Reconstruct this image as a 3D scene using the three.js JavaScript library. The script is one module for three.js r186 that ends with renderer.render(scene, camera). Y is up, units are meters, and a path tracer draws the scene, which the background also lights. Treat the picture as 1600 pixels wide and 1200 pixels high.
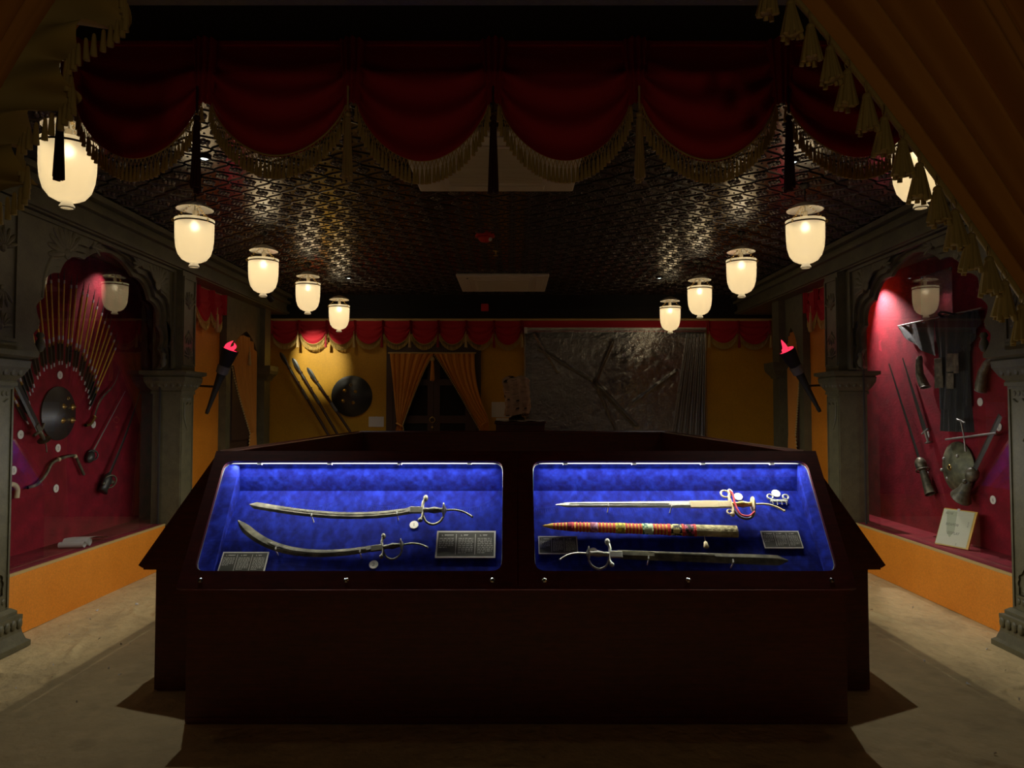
import * as THREE from 'three';
import { mergeGeometries } from 'three/addons/utils/BufferGeometryUtils.js';
import { RoundedBoxGeometry } from 'three/addons/geometries/RoundedBoxGeometry.js';
import { RectAreaLightUniformsLib } from 'three/addons/lights/RectAreaLightUniformsLib.js';

RectAreaLightUniformsLib.init();
const scene = new THREE.Scene();
scene.background = new THREE.Color(0x000000);
const renderer = new THREE.WebGLRenderer({ antialias: true });
renderer.toneMapping = THREE.LinearToneMapping;
renderer.toneMappingExposure = 1.0;
renderer.shadowMap.enabled = true;
const camera = new THREE.PerspectiveCamera(56.77, 4 / 3, 0.05, 60);   // eye 1.4 m above the floor, tilted up 2 degrees
camera.position.set(0, 1.4, 0);
camera.rotation.x = Math.atan(40 / 1110);

// every light of the scene: colour and strength; the fittings that carry them are built further down
const LIGHT = {
  lamp: { color: new THREE.Color().setRGB(1, 0.80, 0.52), intensity: 0.042 },     // ten bell lamps
  led: { color: new THREE.Color().setRGB(1, 0.97, 0.84), intensity: 310 },        // strips in the showcases
  down: { color: new THREE.Color().setRGB(0.95, 1, 1), intensity: 2.6 },         // four small ceiling spots
  wash: { color: new THREE.Color().setRGB(1, 0.94, 0.72), intensity: 9 },        // spot on the back wall
  nicheArrows: { color: new THREE.Color().setRGB(1, 0.9, 0.85), intensity: 1.3 },
  nicheMail: { color: new THREE.Color().setRGB(1, 0.93, 0.9), intensity: 11 },
  entrance: { color: new THREE.Color().setRGB(1, 0.80, 0.55), intensity: 0.62 },     // unseen globe lamp behind the camera, lights the valance and curtains
  flame: { color: new THREE.Color().setRGB(1, 0.05, 0.09), intensity: 0.012 },
};

// ---------- helpers ----------
const PI = Math.PI, { lerp, clamp, smoothstep } = THREE.MathUtils;
function rng(seed) { let a = seed >>> 0; return () => { a = (a + 0x6d2b79f5) | 0; let t = Math.imul(a ^ (a >>> 15), 1 | a); t = (t + Math.imul(t ^ (t >>> 7), 61 | t)) ^ t; return ((t ^ (t >>> 14)) >>> 0) / 4294967296; }; }
const V = (x, y, z) => new THREE.Vector3(x, y, z);
const hash = (x, y, s) => { let h = Math.imul(x, 374761393) + Math.imul(y, 668265263) + Math.imul(s, 974634721); h = Math.imul(h ^ (h >>> 13), 1274126177); return ((h ^ (h >>> 16)) >>> 0) / 4294967296; };
function vnoise(x, y, per, s) {                                     // value noise that repeats every per cells
  const ix = Math.floor(x), iy = Math.floor(y), fx = x - ix, fy = y - iy, w = (a) => ((a % per) + per) % per;
  const u = fx * fx * (3 - 2 * fx), v = fy * fy * (3 - 2 * fy);
  return lerp(lerp(hash(w(ix), w(iy), s), hash(w(ix + 1), w(iy), s), u), lerp(hash(w(ix), w(iy + 1), s), hash(w(ix + 1), w(iy + 1), s), u), v);
}
function fbm(u, v, f, oct, s) { let a = 0.5, t = 0, n = 0; for (let i = 0; i < oct; i++) { t += a * vnoise(u * f, v * f, f, s + i); n += a; a *= 0.5; f *= 2; } return t / n; }
function tex(size, fn, srgb = true, rep = 1) {                      // fn(u, v) gives 0..1 rgb (sRGB) or a height
  const d = new Uint8Array(size * size * 4);
  for (let j = 0; j < size; j++) for (let i = 0; i < size; i++) {
    const c = fn(i / size, j / size), o = (j * size + i) * 4;
    for (let k = 0; k < 3; k++) d[o + k] = clamp((Array.isArray(c) ? c[k] : c) * 255, 0, 255);
    d[o + 3] = 255;
  }
  const t = new THREE.DataTexture(d, size, size);
  t.magFilter = THREE.LinearFilter; t.minFilter = THREE.LinearFilter; t.wrapS = t.wrapT = THREE.RepeatWrapping;
  if (srgb) t.colorSpace = THREE.SRGBColorSpace;
  t.repeat.set(rep, rep); t.needsUpdate = true;
  return t;
}
function canvasTex(w, h, draw) {
  const c = document.createElement('canvas'); c.width = w; c.height = h;
  draw(c.getContext('2d'), w, h);
  const t = new THREE.CanvasTexture(c); t.colorSpace = THREE.SRGBColorSpace;
  return t;
}
const rgb = (r, g, b) => new THREE.Color().setRGB(r, g, b);
const std = (color, o = {}) => new THREE.MeshStandardMaterial({ color, roughness: 0.7, side: THREE.DoubleSide, ...o });
const phy = (color, o = {}) => new THREE.MeshPhysicalMaterial({ color, roughness: 0.7, side: THREE.DoubleSide, ...o });

function xf(g, p = [0, 0, 0], r = [0, 0, 0], s = [1, 1, 1]) {
  const m = new THREE.Matrix4().compose(V(...p), new THREE.Quaternion().setFromEuler(new THREE.Euler(...r)), V(...(Array.isArray(s) ? s : [s, s, s])));
  return g.applyMatrix4(m);
}
function clean(g) {
  const n = g.index ? g.toNonIndexed() : g;
  for (const k of Object.keys(n.attributes)) if (!['position', 'normal', 'uv'].includes(k)) n.deleteAttribute(k);
  if (!n.attributes.normal) n.computeVertexNormals();
  if (!n.attributes.uv) n.setAttribute('uv', new THREE.BufferAttribute(new Float32Array(n.attributes.position.count * 2), 2));
  return n;
}
const join = (list) => { const l = list.flat(Infinity).map(clean); return l.length === 1 ? l[0] : mergeGeometries(l); };
function uvBox(g) {                                                 // uv in metres, by the way each face points
  const p = g.attributes.position, uv = g.attributes.uv, a = V(), b = V(), c = V();
  for (let i = 0; i < p.count; i += 3) {
    a.fromBufferAttribute(p, i); b.fromBufferAttribute(p, i + 1).sub(a); c.fromBufferAttribute(p, i + 2).sub(a); b.cross(c);
    const x = Math.abs(b.x), y = Math.abs(b.y), z = Math.abs(b.z);
    for (let k = 0; k < 3; k++) {
      const X = p.getX(i + k), Y = p.getY(i + k), Z = p.getZ(i + k);
      if (z >= x && z >= y) uv.setXY(i + k, X, Y); else if (x >= y) uv.setXY(i + k, Z, Y); else uv.setXY(i + k, X, Z);
    }
  }
  return g;
}
const taken = new Map();
function numbered(name) { const n = taken.get(name) ?? 0; taken.set(name, n + 1); return n ? `${name}_${String(n).padStart(3, '0')}` : name; }
function shade(m) { m.castShadow = true; m.receiveShadow = true; return m; }
function part(name, geos, mat, parent, label, keepUV) {             // one mesh of merged geometry under its thing
  const g = join([geos]); if (!keepUV) uvBox(g);
  const m = shade(new THREE.Mesh(g, mat)); m.name = name; if (label) m.userData.label = label;
  parent.add(m); return m;
}
function thing(name, label, category, pos = [0, 0, 0], rot = [0, 0, 0], group) {
  const o = new THREE.Group(); o.name = numbered(name); o.position.set(...pos); o.rotation.set(...rot);
  o.userData = { label, category }; if (group) o.userData.group = group;
  scene.add(o); return o;
}
function struct(name, label, category) { const o = new THREE.Group(); o.name = name; o.userData = { kind: 'structure', label, category }; scene.add(o); return o; }
const box = (w, h, d, x = 0, y = 0, z = 0) => xf(new THREE.BoxGeometry(w, h, d), [x, y, z]);
const span = (x0, x1, y0, y1, z0, z1) => box(Math.abs(x1 - x0), Math.abs(y1 - y0), Math.abs(z1 - z0), (x0 + x1) / 2, (y0 + y1) / 2, (z0 + z1) / 2);
const rbox = (w, h, d, r, x = 0, y = 0, z = 0, seg = 1) => xf(new RoundedBoxGeometry(w, h, d, seg, r), [x, y, z]);
const cyl = (r0, r1, h, seg = 16, x = 0, y = 0, z = 0, rot = [0, 0, 0]) => xf(new THREE.CylinderGeometry(r0, r1, h, seg), [x, y, z], rot);
const ball = (r, x = 0, y = 0, z = 0, s = [1, 1, 1], a = 10, b = 8) => xf(new THREE.SphereGeometry(r, a, b), [x, y, z], [0, 0, 0], s);
const lathe = (pts, seg = 20) => new THREE.LatheGeometry(pts.map(([r, y]) => new THREE.Vector2(Math.max(r, 1e-4), y)), seg);
function squareLathe(pts, kx = 1, kz = 1) {                          // square mouldings: pts are [half width, height]
  const g = new THREE.LatheGeometry(pts.map(([r, y]) => new THREE.Vector2(r * Math.SQRT2, y)), 4).toNonIndexed();
  xf(g, [0, 0, 0], [0, PI / 4, 0]); xf(g, [0, 0, 0], [0, 0, 0], [kx, 1, kz]); g.computeVertexNormals(); return g;
}
const tube = (pts, r, n = 12, seg = 6, closed = false) => new THREE.TubeGeometry(new THREE.CatmullRomCurve3(pts.map((p) => (p.isVector3 ? p : V(...p))), closed), n, r, seg, closed);
const rod = (a, b, r, r2 = r, seg = 6) => { const A = V(...a), B = V(...b), d = B.clone().sub(A), g = new THREE.CylinderGeometry(r2, r, d.length(), seg); g.applyQuaternion(new THREE.Quaternion().setFromUnitVectors(V(0, 1, 0), d.clone().normalize())); const m = A.add(B).multiplyScalar(0.5); return g.translate(m.x, m.y, m.z); };
const poly = (pts) => { const s = new THREE.Shape(); pts.forEach(([x, y], i) => (i ? s.lineTo(x, y) : s.moveTo(x, y))); s.closePath(); return s; };
const ext = (shape, depth, bevel = 0, seg = 10) => new THREE.ExtrudeGeometry(shape, { depth, bevelEnabled: bevel > 0, bevelThickness: bevel, bevelSize: bevel, bevelSegments: 1, curveSegments: seg });
function surf(fn, nu, nv) {                                          // a sheet: fn(u, v) gives a point
  const p = [], uv = [], ix = [];
  for (let j = 0; j <= nv; j++) for (let i = 0; i <= nu; i++) { p.push(...fn(i / nu, j / nv)); uv.push(i / nu, j / nv); }
  for (let j = 0; j < nv; j++) for (let i = 0; i < nu; i++) { const a = j * (nu + 1) + i, b = a + 1, c = a + nu + 1, d = c + 1; ix.push(a, c, b, b, c, d); }
  const g = new THREE.BufferGeometry(); g.setAttribute('position', new THREE.Float32BufferAttribute(p, 3)); g.setAttribute('uv', new THREE.Float32BufferAttribute(uv, 2)); g.setIndex(ix); g.computeVertexNormals(); return g;
}
function mapped(g, fn) {                                             // moves every vertex by fn; turns faces round again when fn mirrors
  const n = clean(g.clone()), p = n.attributes.position, o = fn(0, 0, 0), e = [fn(1, 0, 0), fn(0, 1, 0), fn(0, 0, 1)].map((q) => V(q[0] - o[0], q[1] - o[1], q[2] - o[2]));
  const flip = e[0].clone().cross(e[1]).dot(e[2]) < 0;
  for (let i = 0; i < p.count; i++) p.setXYZ(i, ...fn(p.getX(i), p.getY(i), p.getZ(i)));
  if (flip) for (const at of Object.values(n.attributes)) for (let i = 0; i < at.count; i += 3) for (let k = 0; k < at.itemSize; k++) { const a = at.getComponent(i + 1, k); at.setComponent(i + 1, k, at.getComponent(i + 2, k)); at.setComponent(i + 2, k, a); }
  n.deleteAttribute('normal'); n.computeVertexNormals(); return n;
}
// a side of the hall: (outward distance, height, depth into the hall) to a point; s = -1 is the side of the arrows, 1 that of the mail shirt
const sidePoint = (s) => (a, y, d) => [s * a, y, -d];
const wallPlate = (s, shape, a0, thick, bevel = 0, seg = 8) => mapped(ext(shape, thick, bevel, seg), (x, y, z) => [s * (a0 + z), y, -x]);   // shape drawn in (depth, height)

// ---------- materials ----------
const woodT = tex(512, (u, v) => { const g = fbm(u * 0.5, v, 64, 3, 3) * 0.5 + fbm(u, v, 4, 3, 7) * 0.25, s = vnoise(u * 6, v * 180, 1080, 5) * 0.35 + g; return [0.44 + 0.34 * s, 0.215 + 0.17 * s, 0.165 + 0.12 * s]; });
const velvetBump = tex(256, (u, v) => fbm(u, v, 32, 3, 11), false, 3);
const patchT = (a, b, seed, f = 6) => tex(256, (u, v) => { const t = clamp(fbm(u, v, f, 5, seed) * 1.7 - 0.35, 0, 1), n = (vnoise(u * 128, v * 128, 128, seed + 9) - 0.5) * 0.12; return a.map((x, i) => lerp(x, b[i], t) + n * x); }, true, 1.3);
const M = {
  mahogany: phy(rgb(0.27, 0.145, 0.12), { map: woodT, roughness: 0.45, clearcoat: 0.06, clearcoatRoughness: 0.3 }),
  blueVelvet: phy(rgb(1, 1, 1), { map: patchT([0.03, 0.06, 0.36], [0.10, 0.17, 0.60], 21, 32), roughness: 0.95, specularIntensity: 0.3, bumpMap: velvetBump, bumpScale: 0.0008 }),
  redVelvet: phy(rgb(1, 1, 1), { map: patchT([0.44, 0.03, 0.10], [0.57, 0.06, 0.15], 31, 10), roughness: 0.95, bumpMap: velvetBump, bumpScale: 0.001 }),
  orangePaint: std(rgb(1, 1, 1), { map: patchT([0.83, 0.49, 0.09], [0.87, 0.53, 0.13], 41, 4), roughness: 0.55 }),
  yellowPaint: std(rgb(1, 1, 1), { map: patchT([0.73, 0.54, 0.05], [0.77, 0.57, 0.07], 51, 4), roughness: 0.6 }),
  carved: std(rgb(1, 1, 1), { map: patchT([0.325, 0.305, 0.215], [0.39, 0.365, 0.26], 61, 12), roughness: 0.5, bumpMap: velvetBump, bumpScale: 0.0006 }),
  black: std(rgb(0.005, 0.0045, 0.004), { roughness: 0.85 }),
  ceiling: phy(rgb(0.024, 0.010, 0.007), { roughness: 0.26, clearcoat: 0.9, clearcoatRoughness: 0.2 }),
  relief: phy(rgb(0.018, 0.008, 0.006), { roughness: 0.35, clearcoat: 0.5, clearcoatRoughness: 0.14 }),
  redCloth: phy(rgb(0.42, 0.008, 0.018), { roughness: 0.85, sheen: 0.5, sheenColor: rgb(0.9, 0.1, 0.1), sheenRoughness: 0.5, bumpMap: velvetBump, bumpScale: 0.0008 }),
  orangeCloth: phy(rgb(0.62, 0.25, 0.035), { roughness: 0.85, sheen: 0.3, sheenColor: rgb(1, 0.6, 0.2), bumpMap: velvetBump, bumpScale: 0.0008 }),
  gold: std(rgb(0.48, 0.33, 0.085), { roughness: 0.7 }),
  goldTrim: std(rgb(0.50, 0.34, 0.12), { roughness: 0.55 }),
  darkTassel: std(rgb(0.05, 0.006, 0.008), { roughness: 0.8 }),
  redTassel: std(rgb(0.30, 0.01, 0.02), { roughness: 0.8 }),
  steel: std(rgb(0.34, 0.34, 0.30), { roughness: 0.36, metalness: 0.5, bumpMap: velvetBump, bumpScale: 0.0003 }),
  oldSteel: std(rgb(1, 1, 1), { map: patchT([0.27, 0.265, 0.21], [0.56, 0.54, 0.44], 71, 20), roughness: 0.45, metalness: 0.35 }),
  darkSteel: std(rgb(0.085, 0.085, 0.075), { roughness: 0.42, metalness: 0.7 }),
  brass: std(rgb(0.62, 0.43, 0.13), { roughness: 0.32, metalness: 0.95 }),
  chrome: std(rgb(0.75, 0.75, 0.75), { roughness: 0.15, metalness: 1 }),
  leather: phy(rgb(0.022, 0.022, 0.020), { roughness: 0.4, clearcoat: 0.4, clearcoatRoughness: 0.3 }),
  bamboo: std(rgb(1, 1, 1), { map: tex(128, (u, v) => { const n = fbm(u, v, 16, 3, 81); return [0.80 + 0.16 * n, 0.60 + 0.18 * n, 0.20 + 0.12 * n]; }), roughness: 0.42 }),
  feather: std(rgb(0.05, 0.055, 0.04), { roughness: 0.8 }),
  white: std(rgb(0.60, 0.59, 0.54), { roughness: 0.6 }),
  offWhite: std(rgb(0.62, 0.57, 0.52), { roughness: 0.6 }),
  ivory: std(rgb(0.62, 0.52, 0.30), { roughness: 0.45 }),
  pane: phy(rgb(1, 1, 1), { transmission: 1, thickness: 0, roughness: 0.0, ior: 1.85 }),
  darkWood: std(rgb(0.055, 0.026, 0.016), { roughness: 0.5 }),
  wood: std(rgb(1, 1, 1), { map: woodT, roughness: 0.55 }),
  red: std(rgb(0.55, 0.02, 0.02), { roughness: 0.4 }),
  led: new THREE.MeshStandardMaterial({ color: 0x222222, emissive: rgb(0.98, 1, 0.93), emissiveIntensity: 2.2 }),
  iron: std(rgb(0.02, 0.019, 0.018), { roughness: 0.5, metalness: 0.4 }),
};
M.woodDim = M.mahogany;
// ---------- the room ----------
const CEIL = 2.92, BACK = 9.4, WALL = 3.07;
{
  const f = struct('floor', 'dusty beige cloth-covered floor with creases and scraps', 'floor');
  const creases = [[-2.75, -4.7, -2.2, -3.3, 0.009], [-2.3, -3.0, -1.75, -3.9, 0.007], [1.95, -6.2, 2.72, -4.35, 0.012], [2.35, -3.5, 2.9, -3.9, 0.008], [-2.9, -3.4, -2.2, -3.45, 0.008], [-2.1, -2.55, -1.5, -2.6, 0.007], [1.55, -3.0, 2.5, -2.65, 0.008], [2.6, -4.6, 1.9, -5.2, 0.006], [-2.8, -5.2, -2.35, -4.7, 0.006], [-2.55, -5.3, -2.38, -4.75, 0.012], [-2.9, -3.9, -2.5, -3.75, 0.012], [-2.35, -2.9, -2.0, -2.92, 0.012], [-1.75, -2.75, -1.6, -2.72, 0.01], [1.7, -3.05, 1.85, -2.95, 0.012], [2.2, -3.9, 2.75, -3.4, 0.008], [-2.2, -3.75, -1.95, -4.6, 0.006]];
  const high = (x, z) => {
    let y = (fbm(x / 8 + 0.5, z / 8 + 0.5, 16, 4, 91) - 0.5) * 0.012;
    for (const [x0, z0, x1, z1, h] of creases) {
      const t = clamp(((x - x0) * (x1 - x0) + (z - z0) * (z1 - z0)) / ((x1 - x0) ** 2 + (z1 - z0) ** 2), 0, 1), dd = Math.hypot(x - lerp(x0, x1, t), z - lerp(z0, z1, t) + 0.03 * Math.sin(t * 9));
      y += 2.4 * h * Math.exp(-((dd / 0.02) ** 2)) * Math.sin(PI * clamp(t, 0.03, 0.97));
    }
    return Math.min(y, 0.026) - 0.004;
  };
  const g = surf((u, v) => { const x = lerp(-3.75, 3.75, u), z = lerp(1.8, -9.6, v); return [x, high(x, z), z]; }, 430, 620);
  const dirt = tex(1024, (u, v) => {
    const a = fbm(u, v, 6, 6, 101), b = fbm(u, v, 40, 4, 111), s = smoothstep(fbm(u, v, 14, 4, 121), 0.60, 0.78), k = 0.90 + 0.16 * (a - 0.5) + 0.10 * (b - 0.5) - 0.07 * s;
    return [0.88 * k, 0.765 * k, 0.545 * k];
  }, true, 0.4);
  part('floor_cloth', [g], std(rgb(1, 1, 1), { map: dirt, roughness: 0.85, bumpMap: tex(512, (u, v) => fbm(u, v, 24, 5, 131), false, 1), bumpScale: 0.012 }), f);
  part('slab', [span(-3.75, 3.75, -0.15, -0.03, 1.8, -9.6)], M.black, f);
  const c = struct('ceiling', 'glossy dark brown ceiling pressed with a lattice of flowers', 'ceiling');
  part('ceiling_panel', [span(-3.75, 3.75, CEIL, CEIL + 0.1, -2.5, -9.6)], M.ceiling, c);
  // the pressed lattice: wavy rims round lens-shaped cells, a flower in each
  const cw = 0.27, cd = 0.24, rim = (sx) => { const p = []; for (let i = 0; i <= 8; i++) { const t = i / 8; p.push(V(sx * (cw / 2) * (0.5 - 0.5 * Math.cos(PI * t)) * (1 - 0.0 * t), 0, -cd / 2 + (cd / 2) * t)); } return tube(p, 0.0068, 10, 5); };
  const motif = [];
  for (const sx of [-1, 1]) { motif.push(xf(rim(sx), [0, 0, 0], [0, 0, 0], [1, 0.9, 1])); motif.push(xf(rim(sx), [0, 0, 0], [0, PI, 0], [1, 0.9, 1])); }
  for (let i = 0; i < 6; i++) { const a = (i * PI) / 3; motif.push(ball(0.017, 0.028 * Math.cos(a), 0, 0.028 * Math.sin(a), [1, 0.6, 1], 7, 5)); }
  motif.push(ball(0.013, 0, 0, 0, [1, 0.9, 1], 7, 5));
  for (const sx of [-1, 1]) { motif.push(ball(0.008, sx * 0.075, 0, 0, [1, 0.7, 1], 6, 4)); motif.push(ball(0.010, 0, 0, sx * 0.065, [0.7, 0.6, 1.6], 6, 4)); }
  const spots = [];
  for (let j = 0; j < 60; j++) for (let i = -12; i <= 12; i++) { const x = i * cw + (j % 2 ? cw / 2 : 0), z = -2.9 - j * (cd / 2); if (Math.abs(x) < 2.95 && z > -9.35) spots.push([x, z]); }
  const im = shade(new THREE.InstancedMesh(join(motif), M.relief, spots.length));
  spots.forEach(([x, z], i) => im.setMatrixAt(i, new THREE.Matrix4().makeTranslation(x, CEIL, z)));
  im.name = 'embossed_flowers'; im.userData.kind = 'stuff'; c.add(im);

  const b = struct('wall_back', 'yellow painted end wall of the hall', 'wall');
  part('yellow_wall', [span(-3.75, 3.75, 0, CEIL, -BACK, -BACK - 0.15)], M.yellowPaint, b);
  part('dark_frieze', [span(-3.25, 3.45, 2.61, CEIL, -BACK, -BACK + 0.05), span(-3.25, 3.45, 2.72, 2.76, -BACK + 0.05, -BACK + 0.075)], M.black, b);
  const w = struct('wall_front', 'black wall closing the hall behind the entrance', 'wall');
  part('front_wall', [span(-3.75, 3.75, 0, 3.2, 1.8, 1.95)], M.black, w);
  part('entrance_ceiling', [span(-3.75, 3.75, 3.12, 3.25, 1.95, -2.55)], M.black, w);
  // the beam that carries the red valance, with a carved frieze underneath
  const t = struct('beam_entrance', 'black bulkhead beam above the scalloped red valance', 'beam');
  part('beam', [span(-3.75, 3.75, 2.80, 3.2, -2.35, -2.72)], M.black, t);
  const fr = [];
  for (let i = -9; i <= 9; i++) {
    const x = i * 0.30; fr.push(xf(new THREE.TorusGeometry(0.085, 0.008, 5, 20), [x, 0, 0]));
    for (let k = 0; k < 5; k++) fr.push(ball(0.03, x + 0.04 * Math.cos(k * 1.257), 0.04 * Math.sin(k * 1.257), 0, [0.8, 0.45, 0.4], 7, 5));
    fr.push(xf(new THREE.TorusGeometry(0.05, 0.007, 5, 12, PI), [x + 0.15, -0.05, 0]), ball(0.022, x + 0.15, 0.03, 0, [0.6, 1.5, 0.4], 7, 5));
  }
  const lintel = [span(-3.0, 3.0, 2.56, 3.12, -1.88, -2.0)];
  for (let k = 0; k < 4; k++) lintel.push(span(-3.0, 3.0, 2.57 + k * 0.026, 2.583 + k * 0.026, -2.0, -2.014));
  for (const k of [2.94, 2.98]) lintel.push(span(-3.0, 3.0, k, k + 0.012, -2.0, -2.014));
  part('carved_lintel', [lintel, xf(join(fr), [0, 2.80, -2.002], [0, 0, 0], [1.15, 1.2, 1])], M.carved, t, 'lintel carved with scrolls');
}
// the two long sides: outer wall, orange plinth, red niche behind glass, cornice
for (const s of [-1, 1]) {
  const sp = (a0, a1, y0, y1, d0, d1) => span(s * a0, s * a1, y0, y1, -d0, -d1);
  const w = struct(s < 0 ? 'wall_left' : 'wall_right', s < 0 ? 'side wall with orange plinth under the arrow niche' : 'side wall with orange plinth under the mail shirt niche', 'wall');
  part('outer_wall', [sp(3.6, 3.75, 0, CEIL, -1.8, 9.5)], M.black, w);
  part('entrance_wall', [sp(3.3, 3.6, 0, CEIL, -1.8, 3.9)], M.black, w);
  part('plinth', [sp(WALL, 3.5, 0, 0.375, 4.15, 6.4)], M.orangePaint, w);
  part('plinth_cap', [sp(WALL - 0.002, 3.085, 0.375, 0.391, 4.15, 6.4)], M.goldTrim, w);
  part('niche_floor', [sp(3.085, 3.5, 0.375, 0.39, 4.05, 6.9)], M.redVelvet, w);
  part('niche_back', [sp(3.45, 3.5, 0.39, 2.75, 4.05, 6.9)], M.redVelvet, w);
  part('niche_side', [sp(3.22, 3.45, 0.39, 2.75, 4.0, 4.05), sp(3.22, 3.45, 0.39, 2.75, 6.9, 6.95)], M.redVelvet, w);
  part('niche_top', [sp(3.14, 3.5, 2.75, 2.78, 4.0, 6.95)], M.black, w);
  const turn = s < 0 ? 8.95 : 8.3;
  part('orange_wall', [sp(3.2, 3.24, 0, 2.75, 6.5, turn)], M.orangePaint, w);
  part('yellow_return', [sp(s < 0 ? 3.24 : 3.46, 3.5, 0, 2.75, turn, 9.4), sp(3.2, 3.5, 0, 2.75, turn - 0.02, turn)], M.yellowPaint, w);
  const c = struct(s < 0 ? 'trim_1' : 'trim_2', s < 0 ? 'dark carved cornice running above the arrow niche' : 'dark carved cornice running above the mail shirt niche', 'cornice');
  part('cornice', [sp(2.97, 3.6, 2.65, CEIL, 3.9, 9.35), sp(2.94, 2.97, 2.66, 2.69, 3.9, 9.35), sp(2.92, 2.97, 2.79, 2.82, 3.9, 9.35), sp(2.90, 2.97, 2.87, CEIL - 0.01, 3.9, 9.35)], M.carved, c);
  part('black_soffit', [sp(2.6, 3.6, 2.80, CEIL + 0.2, 2.72, 3.9)], M.black, c);
}
// cusped arches over the niches
const archHalf = [[0.80, 1.76], [0.80, 1.93, 0.93, 1.86], [0.765, 2.13, 0.905, 2.05], [0.60, 2.33, 0.80, 2.31], [0.33, 2.48, 0.53, 2.50], [0.0, 2.60, 0.20, 2.585]];
function archHole(k, grow = 0) {                                      // opening drawn in (depth, height); grow widens it for the stepped mouldings
  const c = 5.41, q = ([u, y]) => [u + grow * clamp(u / 0.5, -1, 1), y + grow * clamp((y - 1.7) / 0.6, 0, 1)];
  const h = new THREE.Path(), L = archHalf;
  const st = q([-L[0][0], L[0][1]]); h.moveTo(c + st[0], k);
  h.lineTo(c + st[0], L[0][1]);
  for (let i = 1; i < L.length; i++) { const e = q([-L[i][0], L[i][1]]), m = q([-L[i][2], L[i][3]]); h.quadraticCurveTo(c + m[0], m[1], c + e[0], e[1]); }
  for (let i = L.length - 2; i >= 0; i--) { const e = q([L[i][0], L[i][1]]), m = q([L[i + 1][2], L[i + 1][3]]); h.quadraticCurveTo(c + m[0], m[1], c + e[0], e[1]); }
  h.lineTo(c - st[0], k);
  return h;
}
function archPlate(s, a0, thick, grow) {                              // outline with the opening cut up from its lower edge
  const c = 5.41, pts = archHole(1.755, grow).getPoints(10), sh = new THREE.Shape();
  const n = s < 0 ? 4.222 : 4.244, e = s < 0 ? 6.322 : 6.396; sh.moveTo(n, 1.755); pts.forEach((p) => sh.lineTo(p.x, p.y)); sh.lineTo(e, 1.755); sh.lineTo(e, 2.645); sh.lineTo(n, 2.645); sh.closePath();
  return wallPlate(s, sh, a0, thick);
}
const leafFan = (n, r, spread) => { const g = []; for (let i = 0; i < n; i++) { const a = lerp(-spread, spread, i / (n - 1)); g.push(xf(ball(0.5, 0, 0.55, 0, [0.26, 1, 0.22], 8, 6), [0, 0, 0], [0, 0, a], r)); } g.push(ball(r * 0.22, 0, 0, 0, [1, 1, 0.5], 8, 6)); return g; };
for (const s of [-1, 1]) {
  const of = s < 0 ? 'niche of fanned arrows' : 'niche of the mail shirt';
  const t = thing('carved_arch', `dark carved cusped arch across the ${of}`, 'arch');
  part('spandrel', [archPlate(s, 3.02, 0.03, 0.075)], M.carved, t);
  part('inner_moulding', [archPlate(s, 3.05, 0.028, 0.035)], M.carved, t);
  part('arch_moulding', [archPlate(s, 3.078, 0.03, 0)], M.carved, t);
  for (const e of [-1, 1]) {
    const d = 5.41 + e * 0.815;
    const g = [[0.0, 1.77], [0.018, 1.78], [0.03, 1.81], [0.025, 1.84], [0.014, 1.86], [0.026, 1.88], [0.015, 1.90]];
    part('drop_finial', [xf(lathe(g, 12), [s * 3.06, 0, -d])], M.carved, t);
    const leaves = join([xf(join(leafFan(9, 0.20, 1.3)), [e * 0.62, 2.46, 0], [0, 0, -e * 0.5]), xf(join(leafFan(5, 0.10, 0.9)), [e * 0.32, 2.58, 0], [0, 0, e * 1.2]), tube([[e * 0.62, 2.46, 0], [e * 0.76, 2.42, 0], [e * 0.84, 2.28, 0], [e * 0.86, 2.12, 0]], 0.012, 12, 5)]);
    part('carved_leaves', [mapped(leaves, (x, y, z) => [s * (3.02 - z * 0.4), y, -(5.41 + x)])], M.carved, t);
  }
  part('border', [wallPlate(s, poly([[4.25, 2.62], [6.32, 2.62], [6.32, 2.645], [4.25, 2.645]]), 3.0, 0.02), wallPlate(s, poly([[6.28, 1.76], [6.32, 1.76], [6.32, 2.62], [6.28, 2.62]]), 3.0, 0.02)], M.carved, t);
}
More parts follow.
